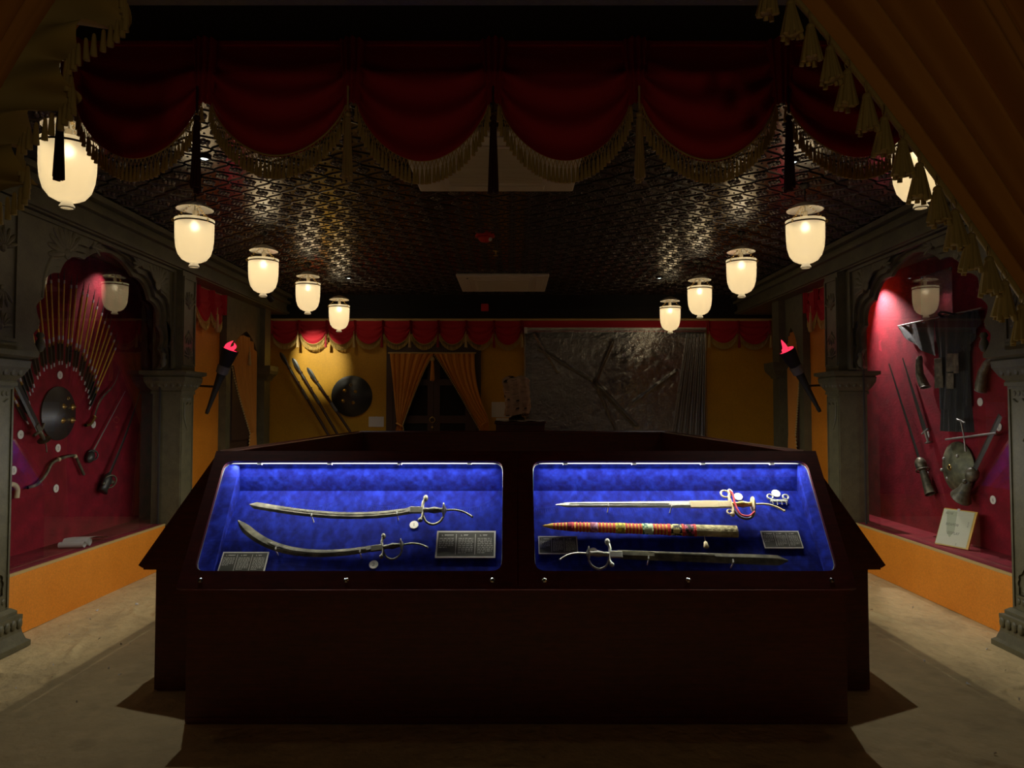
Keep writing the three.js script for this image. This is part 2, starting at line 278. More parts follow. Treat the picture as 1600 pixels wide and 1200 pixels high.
// pillars: square shafts with lotus bases and brackets
function pillar(s, a, d, label, big) {
  const t = thing('carved_pillar', label, 'pillar', [s * a, 0, -d], [0, s < 0 ? 0 : PI, 0]), h = big ? 0.13 : 0.125;   // local +x looks into the hall
  part('base', [squareLathe([[0.001, 0.0], [h + 0.08, 0.0], [h + 0.08, 0.03], [h + 0.062, 0.045], [h + 0.048, 0.09], [h + 0.042, 0.14], [h + 0.05, 0.165], [h + 0.05, 0.19], [h + 0.03, 0.195], [h + 0.03, 0.215], [h + 0.008, 0.235], [0.001, 0.235]])], M.carved, t);
  const petals = [];
  for (const [ax, rot] of [['x', 0], ['z', PI / 2], ['z', -PI / 2]]) for (let i = -3; i <= 3; i++) petals.push(xf(ball(0.027, 0, 0, 0, [0.35, 1.1, 0.8], 7, 6), [0, 0, 0], [0, 0, 0.25]) && xf(ball(0.028, h + 0.05, 0.142, i * 0.051, [0.4, 1.15, 0.85], 7, 6), [0, 0, 0], [0, rot, 0]));
  part('lotus_petals', petals, M.carved, t);
  part('shaft', [squareLathe([[0.001, 0.235], [h, 0.235], [h, 1.54], [0.001, 1.54]])], M.carved, t);
  const fx = (g) => mapped(g, (x, y, z) => [h + z, y, -x]);
  part('panel_border', [fx(ext(poly([[-h + 0.012, 0.25], [-h + 0.026, 0.25], [-h + 0.026, 1.52], [-h + 0.012, 1.52]]), 0.008)), fx(ext(poly([[h - 0.026, 0.25], [h - 0.012, 0.25], [h - 0.012, 1.52], [h - 0.026, 1.52]]), 0.008))], M.carved, t);
  // cusped niche relief near the foot, shield relief below the capital
  const cusp = (k) => { const p = new THREE.Shape(); p.moveTo(-0.075 * k, 0.33); p.lineTo(-0.075 * k, 0.37); for (const [mx, my, ex, ey] of [[-0.095, 0.40, -0.072, 0.425], [-0.085, 0.46, -0.045, 0.47], [-0.03, 0.50, 0, 0.525], [0.03, 0.50, 0.045, 0.47], [0.085, 0.46, 0.072, 0.425], [0.095, 0.40, 0.075, 0.37]]) p.quadraticCurveTo(mx * k, 0.37 + (my - 0.37) * k, ex * k, 0.37 + (ey - 0.37) * k); p.lineTo(0.075 * k, 0.33); return p; };
  const frame = cusp(1); frame.holes.push(new THREE.Path(cusp(0.8).getPoints(6)));
  const row = []; for (let i = -2; i <= 2; i++) row.push(ball(0.017, i * 0.04, 0.285, 0, [1, 1.2, 0.5], 7, 5));
  const flower = xf(join(leafFan(7, 0.05, 1.4)), [0, 0.345, 0]);
  part('niche_relief', [fx(ext(frame, 0.010, 0.002, 6)), fx(join(row)), fx(flower), fx(ext(poly([[-0.09, 0.31], [0.09, 0.31], [0.09, 0.322], [-0.09, 0.322]]), 0.008))], M.carved, t);
  const sh = new THREE.Shape(); sh.moveTo(-0.07, 1.46); sh.quadraticCurveTo(-0.035, 1.42, 0, 1.46); sh.quadraticCurveTo(0.035, 1.42, 0.07, 1.46); sh.lineTo(0.065, 1.34); sh.quadraticCurveTo(0.05, 1.28, 0, 1.22); sh.quadraticCurveTo(-0.05, 1.28, -0.065, 1.34); sh.closePath();
  part('shield_relief', [fx(ext(sh, 0.008, 0.004, 6)), fx(join([-2, -1, 0, 1, 2].map((i) => ball(0.015, i * 0.036, 1.495, 0, [1, 1.1, 0.5], 7, 5))))], M.carved, t);
  part('capital', [squareLathe([[0.001, 1.54], [h + 0.012, 1.54], [h + 0.012, 1.56], [h + 0.006, 1.57], [h + 0.03, 1.60], [h + 0.055, 1.65], [h + 0.06, 1.69], [h + 0.05, 1.70], [h + 0.085, 1.715], [h + 0.085, 1.745], [0.001, 1.745]])], M.carved, t);
  const cp = []; for (const rot of [0, PI / 2, -PI / 2]) for (let i = -2; i <= 2; i++) cp.push(xf(ball(0.032, h + 0.035, 1.635, i * 0.062, [0.4, 1.2, 0.8], 7, 6), [0, 0, 0], [0, rot, 0]));
  part('capital_leaves', cp, M.carved, t);
  const u = h + 0.005;
  part('upper_shaft', [squareLathe([[0.001, 1.745], [u, 1.745], [u, 2.65], [0.001, 2.65]])], M.carved, t);
  const fu = (g) => mapped(g, (x, y, z) => [u + z, y, -x]);
  const rim2 = poly([[-u + 0.01, 1.80], [u - 0.01, 1.80], [u - 0.01, 2.6], [-u + 0.01, 2.6]]); rim2.holes.push(new THREE.Path([[-u + 0.03, 1.82], [-u + 0.03, 2.58], [u - 0.03, 2.58], [u - 0.03, 1.82]].map((q) => new THREE.Vector2(...q))));
  part('upper_relief', [fu(ext(rim2, 0.01)), fu(xf(join(leafFan(7, 0.13, 1.2)), [0, 2.34, 0])), fu(xf(join(leafFan(5, 0.11, 0.9)), [0, 2.1, 0], [0, 0, PI])), fu(xf(join(leafFan(7, 0.09, 1.4)), [0, 1.88, 0]))], M.carved, t);
  return t;
}
pillar(-1, 3.08, 4.08, 'olive carved pillar between the entrance and the arrow niche', true);
pillar(1, 3.08, 4.10, 'olive carved pillar between the entrance and the mail shirt niche', true);
pillar(-1, 3.075, 6.455, 'dark carved pillar at the far end of the arrow niche', false);
pillar(1, 3.075, 6.53, 'dark carved pillar at the far end of the mail shirt niche', false);
// doorways in the far side walls: dark casing with slim pilasters, curtain inside
for (const s of [-1, 1]) {
  const near = s < 0 ? 7.75 : 7.6, far = s < 0 ? 8.75 : 8.1;
  const sp = (a0, a1, y0, y1, d0, d1) => span(s * a0, s * a1, y0, y1, -d0, -d1);
  const t = struct(s < 0 ? 'door_1' : 'door_2', s < 0 ? 'dark wooden side doorway nearer the spears' : 'dark wooden side doorway nearer the plastic sheet', 'doorway');
  part('jamb', [sp(3.12, 3.2, 0, 1.9, near, near + 0.12)], M.carved, t);
  part('jamb', [sp(3.05, 3.2, 0, 1.76, far, far + 0.2)], M.carved, t);
  part('pilaster_capital', [xf(squareLathe([[0.001, 1.76], [0.09, 1.76], [0.10, 1.79], [0.14, 1.84], [0.15, 1.88], [0.15, 1.94], [0.001, 1.94]]), [s * 3.115, 0, -(far + 0.1)])], M.carved, t);
  part('upper_pilaster', [sp(3.05, 3.2, 1.94, 2.65, far, far + 0.2)], M.carved, t);
  const c = (near + far + 0.16) / 2, hw = (far - near - 0.16) / 2, sh = poly([[near + 0.02, 2.0], [near + 0.16, 2.0]]);
  const a = new THREE.Shape(); a.moveTo(near, 1.9); a.lineTo(near + 0.115, 1.9); a.quadraticCurveTo(near + 0.14, 2.2, c, 2.32); a.quadraticCurveTo(far - 0.02, 2.2, far, 1.9); a.lineTo(far + 0.2, 1.9); a.lineTo(far + 0.2, 2.65); a.lineTo(near, 2.65); a.closePath();
  part('door_head', [wallPlate(s, a, 3.12, 0.075)], M.carved, t);
  part('door_leaf', [sp(3.17, 3.195, 0, 2.3, near + 0.16, far)], M.darkWood, t);
  part('door_panel', [sp(3.155, 3.172, 0.2, 0.9, near + 0.26, far - 0.1), sp(3.155, 3.172, 1.05, 1.9, near + 0.26, far - 0.1)], M.darkWood, t);
}
// ---------- lamps ----------
M.bell = phy(rgb(0.98, 0.93, 0.82), { roughness: 0.42, transmission: 0.5, thickness: 0.004, ior: 1.2, emissive: rgb(1, 0.80, 0.47), emissiveIntensity: 0.20 });
M.lid = phy(rgb(0.95, 0.92, 0.84), { roughness: 0.45, transmission: 0.86, thickness: 0.004, ior: 1.25 });
M.bulb = new THREE.MeshStandardMaterial({ color: 0xffffff, emissive: rgb(1, 0.86, 0.6), emissiveIntensity: 5 });
M.band = std(rgb(0.03, 0.022, 0.018), { roughness: 0.5, metalness: 0.5 });
M.cream = std(rgb(0.55, 0.50, 0.40), { roughness: 0.5 });
const bellOut = [[0.022, -0.300], [0.032, -0.300], [0.034, -0.290], [0.026, -0.278], [0.026, -0.268], [0.048, -0.264], [0.078, -0.248], [0.103, -0.214], [0.117, -0.165], [0.1225, -0.11], [0.1238, -0.05], [0.124, 0.0], [0.127, 0.018], [0.127, 0.022]];
const bellIn = bellOut.slice(3).map(([r, y]) => [r - 0.004, y]).reverse();
const bellGeo = lathe([...bellOut, ...bellIn, [0.001, -0.262]], 36), lidGeo = lathe([[0.012, 0.150], [0.03, 0.145], [0.07, 0.128], [0.105, 0.108], [0.118, 0.096], [0.118, 0.092], [0.103, 0.102], [0.068, 0.122], [0.03, 0.139], [0.012, 0.143]], 32);
function bellLamp(x, y, d, label) {                                    // y is the height of the dark band round the rim
  const t = thing('bell_lamp', label, 'lamp', [x, y, -d], [0, 0, 0], 'frosted bell lamps hanging in two rows');
  const b = part('glass_bell', [bellGeo.clone()], M.bell, t, 'frosted glass bell', true);
  part('finial_rim', [xf(new THREE.TorusGeometry(0.030, 0.004, 6, 20), [0, -0.297, 0], [PI / 2, 0, 0])], M.cream, t);
  part('band', [xf(new THREE.CylinderGeometry(0.1275, 0.1275, 0.010, 36, 1, true), [0, 0, 0]), xf(new THREE.CylinderGeometry(0.1255, 0.1255, 0.010, 36, 1, true), [0, 0, 0])], M.band, t, 'dark metal band');
  part('smoke_lid', [lidGeo.clone()], M.lid, t, 'frosted glass lid', true);
  for (let k = 0; k < 3; k++) {
    const a = k * 2.094 + 0.5, c = Math.cos(a), s = Math.sin(a), links = [];
    for (let i = 0; i < 8; i++) { const u = i / 7; links.push(xf(new THREE.TorusGeometry(0.0065, 0.0016, 4, 8), [lerp(0.129, 0.02, u) * c, lerp(0.012, 0.125, u), lerp(0.129, 0.02, u) * s], [i % 2 ? 0.4 : 1.8, a, 0.7])); }
    part('chain', links, M.brass, t);
    part('hook', [xf(new THREE.TorusGeometry(0.008, 0.0025, 5, 10), [0.133 * c, 0.004, 0.133 * s], [0, -a, 0])], M.brass, t);
  }
  part('stem', [rod([0, 0.13, 0], [0, CEIL - y - 0.01, 0], 0.004), ball(0.012, 0, 0.146, 0)], M.iron, t);
  part('ceiling_cup', [xf(lathe([[0.001, -0.03], [0.016, -0.028], [0.035, -0.006], [0.036, 0], [0.001, 0]], 18), [0, CEIL - y, 0])], M.iron, t);
  part('lamp_holder', [cyl(0.016, 0.016, 0.07, 12, 0, 0.05, 0), rod([0, 0.08, 0], [0, 0.13, 0], 0.004)], M.cream, t);
  part('bulb', [ball(0.026, 0, -0.022, 0, [1, 1.25, 1], 14, 12)], M.bulb, t, 'lit bulb');
  const l = new THREE.PointLight(LIGHT.lamp.color, LIGHT.lamp.intensity); l.name = 'bell_lamp_light'; l.position.set(0, -0.022, 0); l.castShadow = true; l.shadow.radius = 1.2; t.add(l);
  return t;
}
const order = ['first', 'second', 'third', 'fourth', 'fifth'];
[[-2.15, 2.672, 3.4], [-2.14, 2.656, 4.75], [-2.13, 2.665, 6.05], [-2.122, 2.69, 7.35], [-2.113, 2.648, 8.65]].forEach(([x, y, d], i) => bellLamp(x, y, d, `${order[i]} frosted bell lamp from the entrance, hanging over the arrow niche aisle`));
[[1.975, 2.671, 3.4], [1.977, 2.651, 4.75], [1.965, 2.658, 6.05], [1.951, 2.651, 7.35], [1.933, 2.632, 8.65]].forEach(([x, y, d], i) => bellLamp(x, y, d, `${order[i]} frosted bell lamp from the entrance, hanging over the mail shirt aisle`));

// out of view behind the camera: a pendant placed to light the entrance drapes
{
  const t = thing('unseen_pendant_lamp', 'unseen opal globe lamp behind the viewer, lighting the entrance valance and curtains', 'lamp', [0.1, 2.05, 1.0]);
  part('globe', [ball(0.09, 0, 0, 0, [1, 1, 1], 24, 18)], new THREE.MeshStandardMaterial({ color: 0xffffff, emissive: rgb(1, 0.8, 0.55), emissiveIntensity: 0.9 }), t, 'glowing opal globe');
  part('cap', [cyl(0.04, 0.05, 0.03, 20, 0, 0.095, 0)], M.iron, t); part('stem', [rod([0, 0.1, 0], [0, 1.07, 0], 0.006)], M.iron, t);
  const l = new THREE.PointLight(LIGHT.entrance.color, LIGHT.entrance.intensity); l.name = 'unseen_pendant_lamp_light'; l.castShadow = true; l.shadow.radius = 4; t.add(l);
}
// small ceiling spots
M.spotGlow = new THREE.MeshStandardMaterial({ color: 0x333333, emissive: rgb(0.9, 1, 1), emissiveIntensity: 3 });
function ceilingSpot(x, d, label) {
  const t = thing('ceiling_spot', label, 'spotlight', [x, CEIL, -d], [0, 0, 0], 'small white ceiling spots');
  part('housing', [lathe([[0.001, 0], [0.04, 0], [0.042, -0.012], [0.036, -0.02], [0.028, -0.018], [0.026, -0.008], [0.001, -0.008]], 20)], M.band, t);
  part('lens', [xf(lathe([[0.001, -0.016], [0.018, -0.015], [0.026, -0.009]], 16), [0, 0, 0])], M.spotGlow, t, 'lit white lens');
  const l = new THREE.SpotLight(LIGHT.down.color, LIGHT.down.intensity * (d > 6 ? 0.6 : 1), 0, 0.82, 0.55); l.name = 'ceiling_spot_light'; l.position.set(0, -0.03, 0); l.target.position.set(0, -1, 0); l.castShadow = true; l.shadow.radius = 0.8; t.add(l, l.target);
}
ceilingSpot(-1.85, 4.22, 'small ceiling spot beside the red valance over the arrow niche aisle');
ceilingSpot(1.71, 4.28, 'small ceiling spot beside the red valance over the mail shirt aisle');
ceilingSpot(-1.874, 8.1, 'small ceiling spot near the end wall over the spears side');
ceilingSpot(1.69, 8.1, 'small ceiling spot near the end wall over the plastic sheet side');

// track spot that washes the spears, and the spots in the niches
function aimSpot(pos, aim, L, angle, pen, label, mountUp) {
  const t = thing('track_spot', label, 'spotlight', pos), dir = V(...aim).sub(V(...pos)).normalize(), q = new THREE.Quaternion().setFromUnitVectors(V(0, -1, 0), dir);
  const head = (g) => clean(g).applyQuaternion(q);
  part('head', [head(lathe([[0.001, 0.09], [0.02, 0.088], [0.032, 0.06], [0.036, 0.0], [0.036, -0.03], [0.032, -0.03], [0.030, 0.0], [0.001, 0.002]], 18))], M.iron, t);
  part('lens', [head(xf(lathe([[0.001, -0.006], [0.03, -0.004]], 16), [0, 0, 0]))], M.spotGlow, t, 'lit lens');
  part('bracket', [rod([0, 0, 0], [0, mountUp, 0], 0.008), box(0.05, 0.02, 0.05, 0, mountUp, 0)], M.iron, t);
  const l = new THREE.SpotLight(L.color, L.intensity, 0, angle, pen); l.name = 'track_spot_light'; l.position.copy(dir).multiplyScalar(0.035); l.target.position.copy(dir).multiplyScalar(2); l.castShadow = true; l.shadow.radius = 0.7; t.add(l, l.target);
}
aimSpot([-2.80, 2.69, -8.2], [-2.56, 2.04, -9.4], LIGHT.wash, 0.31, 0.6, 'black track spot under the third lamp aimed at the spears', 0.225);
aimSpot([-3.24, 2.66, -6.05], [-3.45, 2.36, -5.85], LIGHT.nicheArrows, 0.45, 0.9, 'black spot inside the top of the arrow niche', 0.09);
aimSpot([3.30, 2.64, -6.66], [3.45, 2.0, -6.42], LIGHT.nicheMail, 0.70, 0.8, 'black spot inside the top of the mail shirt niche', 0.09);

// ---------- ceiling fittings ----------
function cassette(d, label) {
  const t = thing('air_conditioner', label, 'air conditioner', [-0.105, CEIL - 0.038, -d]);
  part('panel', [rbox(1.04, 0.035, 1.04, 0.012, 0, 0.0175, 0, 2)], M.offWhite, t);
  part('intake_grille', [rbox(0.66, 0.012, 0.66, 0.004, 0, -0.004, 0)], M.offWhite, t);
  const slots = []; for (let i = -14; i <= 14; i++) slots.push(box(0.6, 0.003, 0.006, 0, -0.0105, i * 0.021));
  part('grille_slot', slots, M.cream, t);
  for (let k = 0; k < 4; k++) { const g = xf(join([rbox(0.64, 0.012, 0.085, 0.005, 0, 0, 0.425)]), [0, -0.002, 0], [0.0, (k * PI) / 2, 0]); part('louver', [g], M.offWhite, t); }
  part('sensor', [cyl(0.012, 0.012, 0.006, 12, -0.4, -0.002, 0.4)], M.black, t);
}
cassette(4.27, 'white ceiling cassette air conditioner half hidden by the red valance');
cassette(8.38, 'white ceiling cassette air conditioner near the end wall');
{
  const t = thing('fire_alarm', 'red round fire alarm on the dark ceiling', 'alarm', [-0.234, CEIL, -6.13]);
  part('alarm_base', [cyl(0.085, 0.085, 0.02, 24, 0, -0.01, 0)], M.red, t);
  part('alarm_dome', [lathe([[0.001, -0.065], [0.04, -0.06], [0.06, -0.04], [0.068, -0.02], [0.001, -0.02]], 24)], M.red, t);
  part('strobe', [ball(0.018, 0.045, -0.045, 0.03)], M.white, t, 'small clear strobe');
  const k = thing('sprinkler', 'small brass sprinkler behind the red ceiling alarm', 'sprinkler', [-0.155, CEIL, -6.75]);
  part('sprinkler_body', [lathe([[0.001, -0.05], [0.022, -0.05], [0.022, -0.046], [0.006, -0.04], [0.008, -0.008], [0.03, -0.004], [0.03, 0], [0.001, 0]], 14)], M.brass, k);
  const r = thing('alarm_sounder', 'red square alarm sounder on the dark frieze above the doorway curtains', 'alarm', [-0.357, 2.742, -BACK + 0.05]);
  part('sounder_box', [rbox(0.10, 0.10, 0.05, 0.012, 0, 0, 0.052)], M.red, r); part('sounder_grille', [cyl(0.032, 0.032, 0.012, 18, 0, 0, 0.08, [PI / 2, 0, 0])], M.red, r); part('back_plate', [box(0.09, 0.09, 0.028, 0, 0, 0.014)], M.red, r);
}
// ---------- the island of sloping showcases ----------
// local frame of a case: x along it, z outward from the well, y up. The sloping front runs from (z .43, y .61) up to (z .03, y 1.185)
const DESK0 = [0.43, 0.61], DESK1 = [0.03, 1.185], DL = Math.hypot(0.40, 0.575), TILT = Math.atan2(0.40, 0.575);
M.glassRim = std(rgb(0.55, 0.68, 0.66), { roughness: 0.3 });
function rrect(x0, x1, y0, y1, r) { const s = new THREE.Path(); s.moveTo(x0 + r, y0); s.lineTo(x1 - r, y0); s.quadraticCurveTo(x1, y0, x1, y0 + r); s.lineTo(x1, y1 - r); s.quadraticCurveTo(x1, y1, x1 - r, y1); s.lineTo(x0 + r, y1); s.quadraticCurveTo(x0, y1, x0, y1 - r); s.lineTo(x0, y0 + r); s.quadraticCurveTo(x0, y0, x0 + r, y0); return s; }
const onDesk = (g) => mapped(g, (x, y, z) => [x, 0.61 + y * Math.cos(TILT) + z * Math.sin(TILT), 0.43 - y * Math.sin(TILT) + z * Math.cos(TILT)]);   // (along, up the slope, out of it)
const BED0 = [0.37, 0.60], BED1 = [0.02, 1.0], BL = Math.hypot(0.35, 0.40), BT = Math.atan2(0.35, 0.40);
function showcase(label, pos, turn, x0, x1, bays, lit = true) {                     // bays: [window from, to, interior from, to, panel from, to]
  const t = thing('showcase', label, 'showcase', pos, [0, turn, 0]);
  part('front_panel', [span(x0 + 0.012, x1 - 0.012, 0, 0.60, 0.34, 0.36)], M.mahogany, t);
  part('back_panel', [span(x0, x1, 0, 1.165, 0, 0.018)], M.mahogany, t);
  part('skirting', [span(x0 + 0.02, x1 - 0.02, 0, 0.03, 0.355, 0.362)], M.mahogany, t);
  const cheek = poly([[0.018, 0], [0.34, 0], [0.34, 0.60], [0.40, 0.60], [0.4295, 0.6095], [0.0315, 1.182], [0.018, 1.182]]);
  for (const [a, b] of [[x0, x0 + 0.018], [x1 - 0.018, x1]]) part('end_cheek', [mapped(ext(cheek, b - a), (x, y, z) => [a + z, y, x])], M.mahogany, t);
  part('top_rail', [rbox(x1 - x0, 0.02, 0.045, 0.003, (x0 + x1) / 2, 1.176, 0.018)], M.mahogany, t);
  part('underside', [span(x0 + 0.018, x1 - 0.018, 0.594, 0.609, 0.34, 0.428)], M.mahogany, t);
  for (const [w0, w1, i0, i1, p0, p1] of bays) {
    const sh = poly([[p0, 0], [p1, 0], [p1, DL], [p0, DL]]); sh.holes.push(rrect(w0, w1, 0.1125 * DL, 0.917 * DL, 0.05));
    const fr = part('window_frame', [onDesk(ext(sh, 0.018, 0, 6))], M.mahogany, t);
    for (const k of [0.03, 0.5, 0.97]) part('bolt', [onDesk(xf(lathe([[0.001, 0.008], [0.006, 0.0075], [0.011, 0.004], [0.012, 0.0], [0.001, 0]], 12), [lerp(w0, w1, k), 0.05 * DL, 0.018], [PI / 2, 0, 0]))], M.chrome, fr);
    part('glass_pane', [onDesk(xf(new THREE.PlaneGeometry(w1 - w0 + 0.06, 0.88 * DL), [(w0 + w1) / 2, 0.512 * DL, -0.003]))], M.pane, t, 'clear glass pane');
    const rimP = rrect(w0, w1, 0.1125 * DL, 0.917 * DL, 0.05).getPoints(6).map((q) => V(q.x, q.y, 0)); rimP.pop();
    part('glass_rim', [onDesk(tube(rimP, 0.0022, 160, 4, true))], M.glassRim, t, 'pale polished glass edge');
    const bed = (g) => mapped(g, (x, y, z) => [x, 0.60 + y * Math.cos(BT) + z * Math.sin(BT), 0.37 - y * Math.sin(BT) + z * Math.cos(BT)]);
    part('velvet_bed', [bed(span(i0, i1, 0, BL, -0.012, 0))], M.blueVelvet, t, 'royal blue velvet bed');
    part('velvet_back', [span(i0, i1, 0.99, 1.15, 0.018, 0.024)], M.blueVelvet, t);
    for (const [a, b] of [[i0, w0 - 0.006], [i1, w1 + 0.006]]) part('velvet_side', [surf((u, v) => [lerp(a, b, v), lerp(lerp(1.14, 0.60, u), lerp(1.15, 0.62, u), v), lerp(lerp(0.022, 0.37, u), lerp(0.048, 0.405, u), v)], 4, 2), surf((u, v) => [a, lerp(lerp(1.14, 0.60, u), lerp(0.99, 0.595, u), v), lerp(0.022, 0.37, u)], 4, 2)], M.blueVelvet, t);
    if (!lit) continue;
    const strip = part('led_strip', [span(w0 + 0.03, w1 - 0.03, 1.132, 1.140, 0.042, 0.054)], M.led, t, 'glowing white light strip');
    const clips = []; for (let k = 0; k < 4; k++) part('strip_clip', [box(0.022, 0.012, 0.016, lerp(w0, w1, 0.12 + k * 0.253), 1.134, 0.05)], M.white, strip);
    const l = new THREE.RectAreaLight(LIGHT.led.color, LIGHT.led.intensity, w1 - w0 - 0.08, 0.010); l.name = 'led_strip_light'; l.position.set((w0 + w1) / 2, 1.130, 0.048); l.rotation.x = -PI / 2 - 0.75; l.castShadow = true; t.add(l);
  }
  return t;
}
const CX = 0.02;
const frontCase = showcase('mahogany showcase facing the entrance, swords on blue velvet behind two windows', [0, 0, -3.58], 0, -1.467, 1.507, [[-1.412, -0.045, -1.355, -0.03, -1.467, 0.0245], [0.102, 1.447, 0.09, 1.42, 0.0275, 1.507]]);
showcase('mahogany showcase with its lit windows turned to the arrow niche', [-1.43, 0, -5.21], -PI / 2, -1.62, 1.615, [[-1.56, -0.04, -1.54, -0.02, -1.62, -0.002], [0.04, 1.56, 0.02, 1.54, 0.002, 1.615]]);
showcase('mahogany showcase with its lit windows turned to the mail shirt niche', [1.43, 0, -5.21], PI / 2, -1.615, 1.62, [[-1.56, -0.04, -1.54, -0.02, -1.615, -0.002], [0.04, 1.56, 0.02, 1.54, 0.002, 1.62]]);
showcase('mahogany showcase across the far end of the island', [0.02, 0, -6.835], PI, -1.487, 1.487, [[-1.43, -0.06, -1.40, -0.04, -1.487, -0.002], [0.06, 1.43, 0.04, 1.40, 0.002, 1.487]], false);

// what lies on the blue beds of the front case; (x along the hall, v up the slope) of the bed, z out of it
const bedGroup = (name, label, cat, x, v, z, rot = 0, group) => {
  const t = thing(name, label, cat, [x, 0.60 + v * Math.cos(BT) + z * Math.sin(BT), -3.58 + 0.37 - v * Math.sin(BT) + z * Math.cos(BT)], [0, 0, 0], group);
  t.rotation.order = 'XYZ'; t.rotation.x = -BT; t.rotateZ(rot); return t;
};
function bladeGeo(c, w, th) {                                           // c: centre line [x, y]; w: half widths; a diamond section
  const n = c.length, p = [], ix = [];
  for (let i = 0; i < n; i++) {
    const a = c[Math.max(i - 1, 0)], b = c[Math.min(i + 1, n - 1)], dx = b[0] - a[0], dy = b[1] - a[1], l = Math.hypot(dx, dy), nx = -dy / l, ny = dx / l, k = Math.min(1, w[i] / 0.01);
    p.push(c[i][0] + nx * w[i], c[i][1] + ny * w[i], 0.25 * th * k, c[i][0] + nx * w[i] * 0.3, c[i][1] + ny * w[i] * 0.3, th * k, c[i][0] - nx * w[i], c[i][1] - ny * w[i], 0, c[i][0] + nx * w[i] * 0.3, c[i][1] + ny * w[i] * 0.3, -th * k);
  }
  for (let i = 0; i < n - 1; i++) for (let k = 0; k < 4; k++) { const a = i * 4 + k, b = i * 4 + ((k + 1) % 4), d = a + 4, e = b + 4; ix.push(a, b, d, b, e, d); }
  const g = new THREE.BufferGeometry(); g.setAttribute('position', new THREE.Float32BufferAttribute(p, 3)); g.setIndex(ix); const m = g.toNonIndexed(); m.computeVertexNormals(); return m;
}
const sample = (n, f) => Array.from({ length: n }, (_, i) => f(i / (n - 1)));
// hilt built with the grip along +x from the origin (the guard) and the blade towards -x
function hilt(t, k, o = {}) {
  const m = o.metal ?? M.oldSteel, e = (g) => mapped(join([g]), (x, y, z) => [x * k, y * (o.flip ? -k : k), z * k]);
  part('grip', [e(xf(lathe([[0.008, 0], [0.011, 0.01], [0.010, 0.025], [0.016, 0.05], [0.010, 0.078], [0.012, 0.09]], 14), [0, 0, 0], [0, 0, -PI / 2]))], o.grip ?? m, t);
  part('pommel', [e(xf(lathe([[0.001, 0.012], [0.008, 0.010], [0.02, 0.004], [0.034, 0.0], [0.034, -0.004], [0.015, -0.008], [0.001, -0.008]], 20), [0.096, 0, 0], [0, 0, -PI / 2]))], m, t);
  part('pommel_spike', [e(tube([[0.10, 0, 0], [0.15, 0.0, 0], [0.19, -0.012, 0], [0.225, -0.035, 0]], 0.0045, 14, 6)), e(ball(0.006, 0.225, -0.035, 0))], m, t);
  part('quillons', [e(tube([[0.004, 0.062, 0], [-0.004, 0.03, 0], [0, 0, 0], [0.0, -0.035, 0], [-0.006, -0.05, 0]], 0.0075, 14, 6)), e(ball(0.014, 0.006, 0.064, 0, [0.9, 1.3, 0.7])), e(ball(0.012, -0.008, -0.052, 0, [1, 1, 0.7])), e(rbox(0.06, 0.034, 0.012, 0.003, -0.03, 0, 0))], m, t);
  part('knuckle_guard', [e(tube([[0.004, -0.03, 0], [0.02, -0.062, 0], [0.05, -0.076, 0], [0.08, -0.062, 0], [0.096, -0.034, 0]], 0.0055, 18, 6))], o.guard ?? m, t);
  if (o.guard) part('red_cord', [e(tube([[0.003, 0.07, 0.008], [0.012, 0.05, 0.011], [0.01, 0, 0.013], [0.018, -0.045, 0.011], [0.026, -0.06, 0.009], [0.06, -0.066, 0.008], [0.09, -0.044, 0.008]], 0.0045, 24, 5))], std(rgb(0.6, 0.02, 0.04)), t, 'red cord wrapping');
}
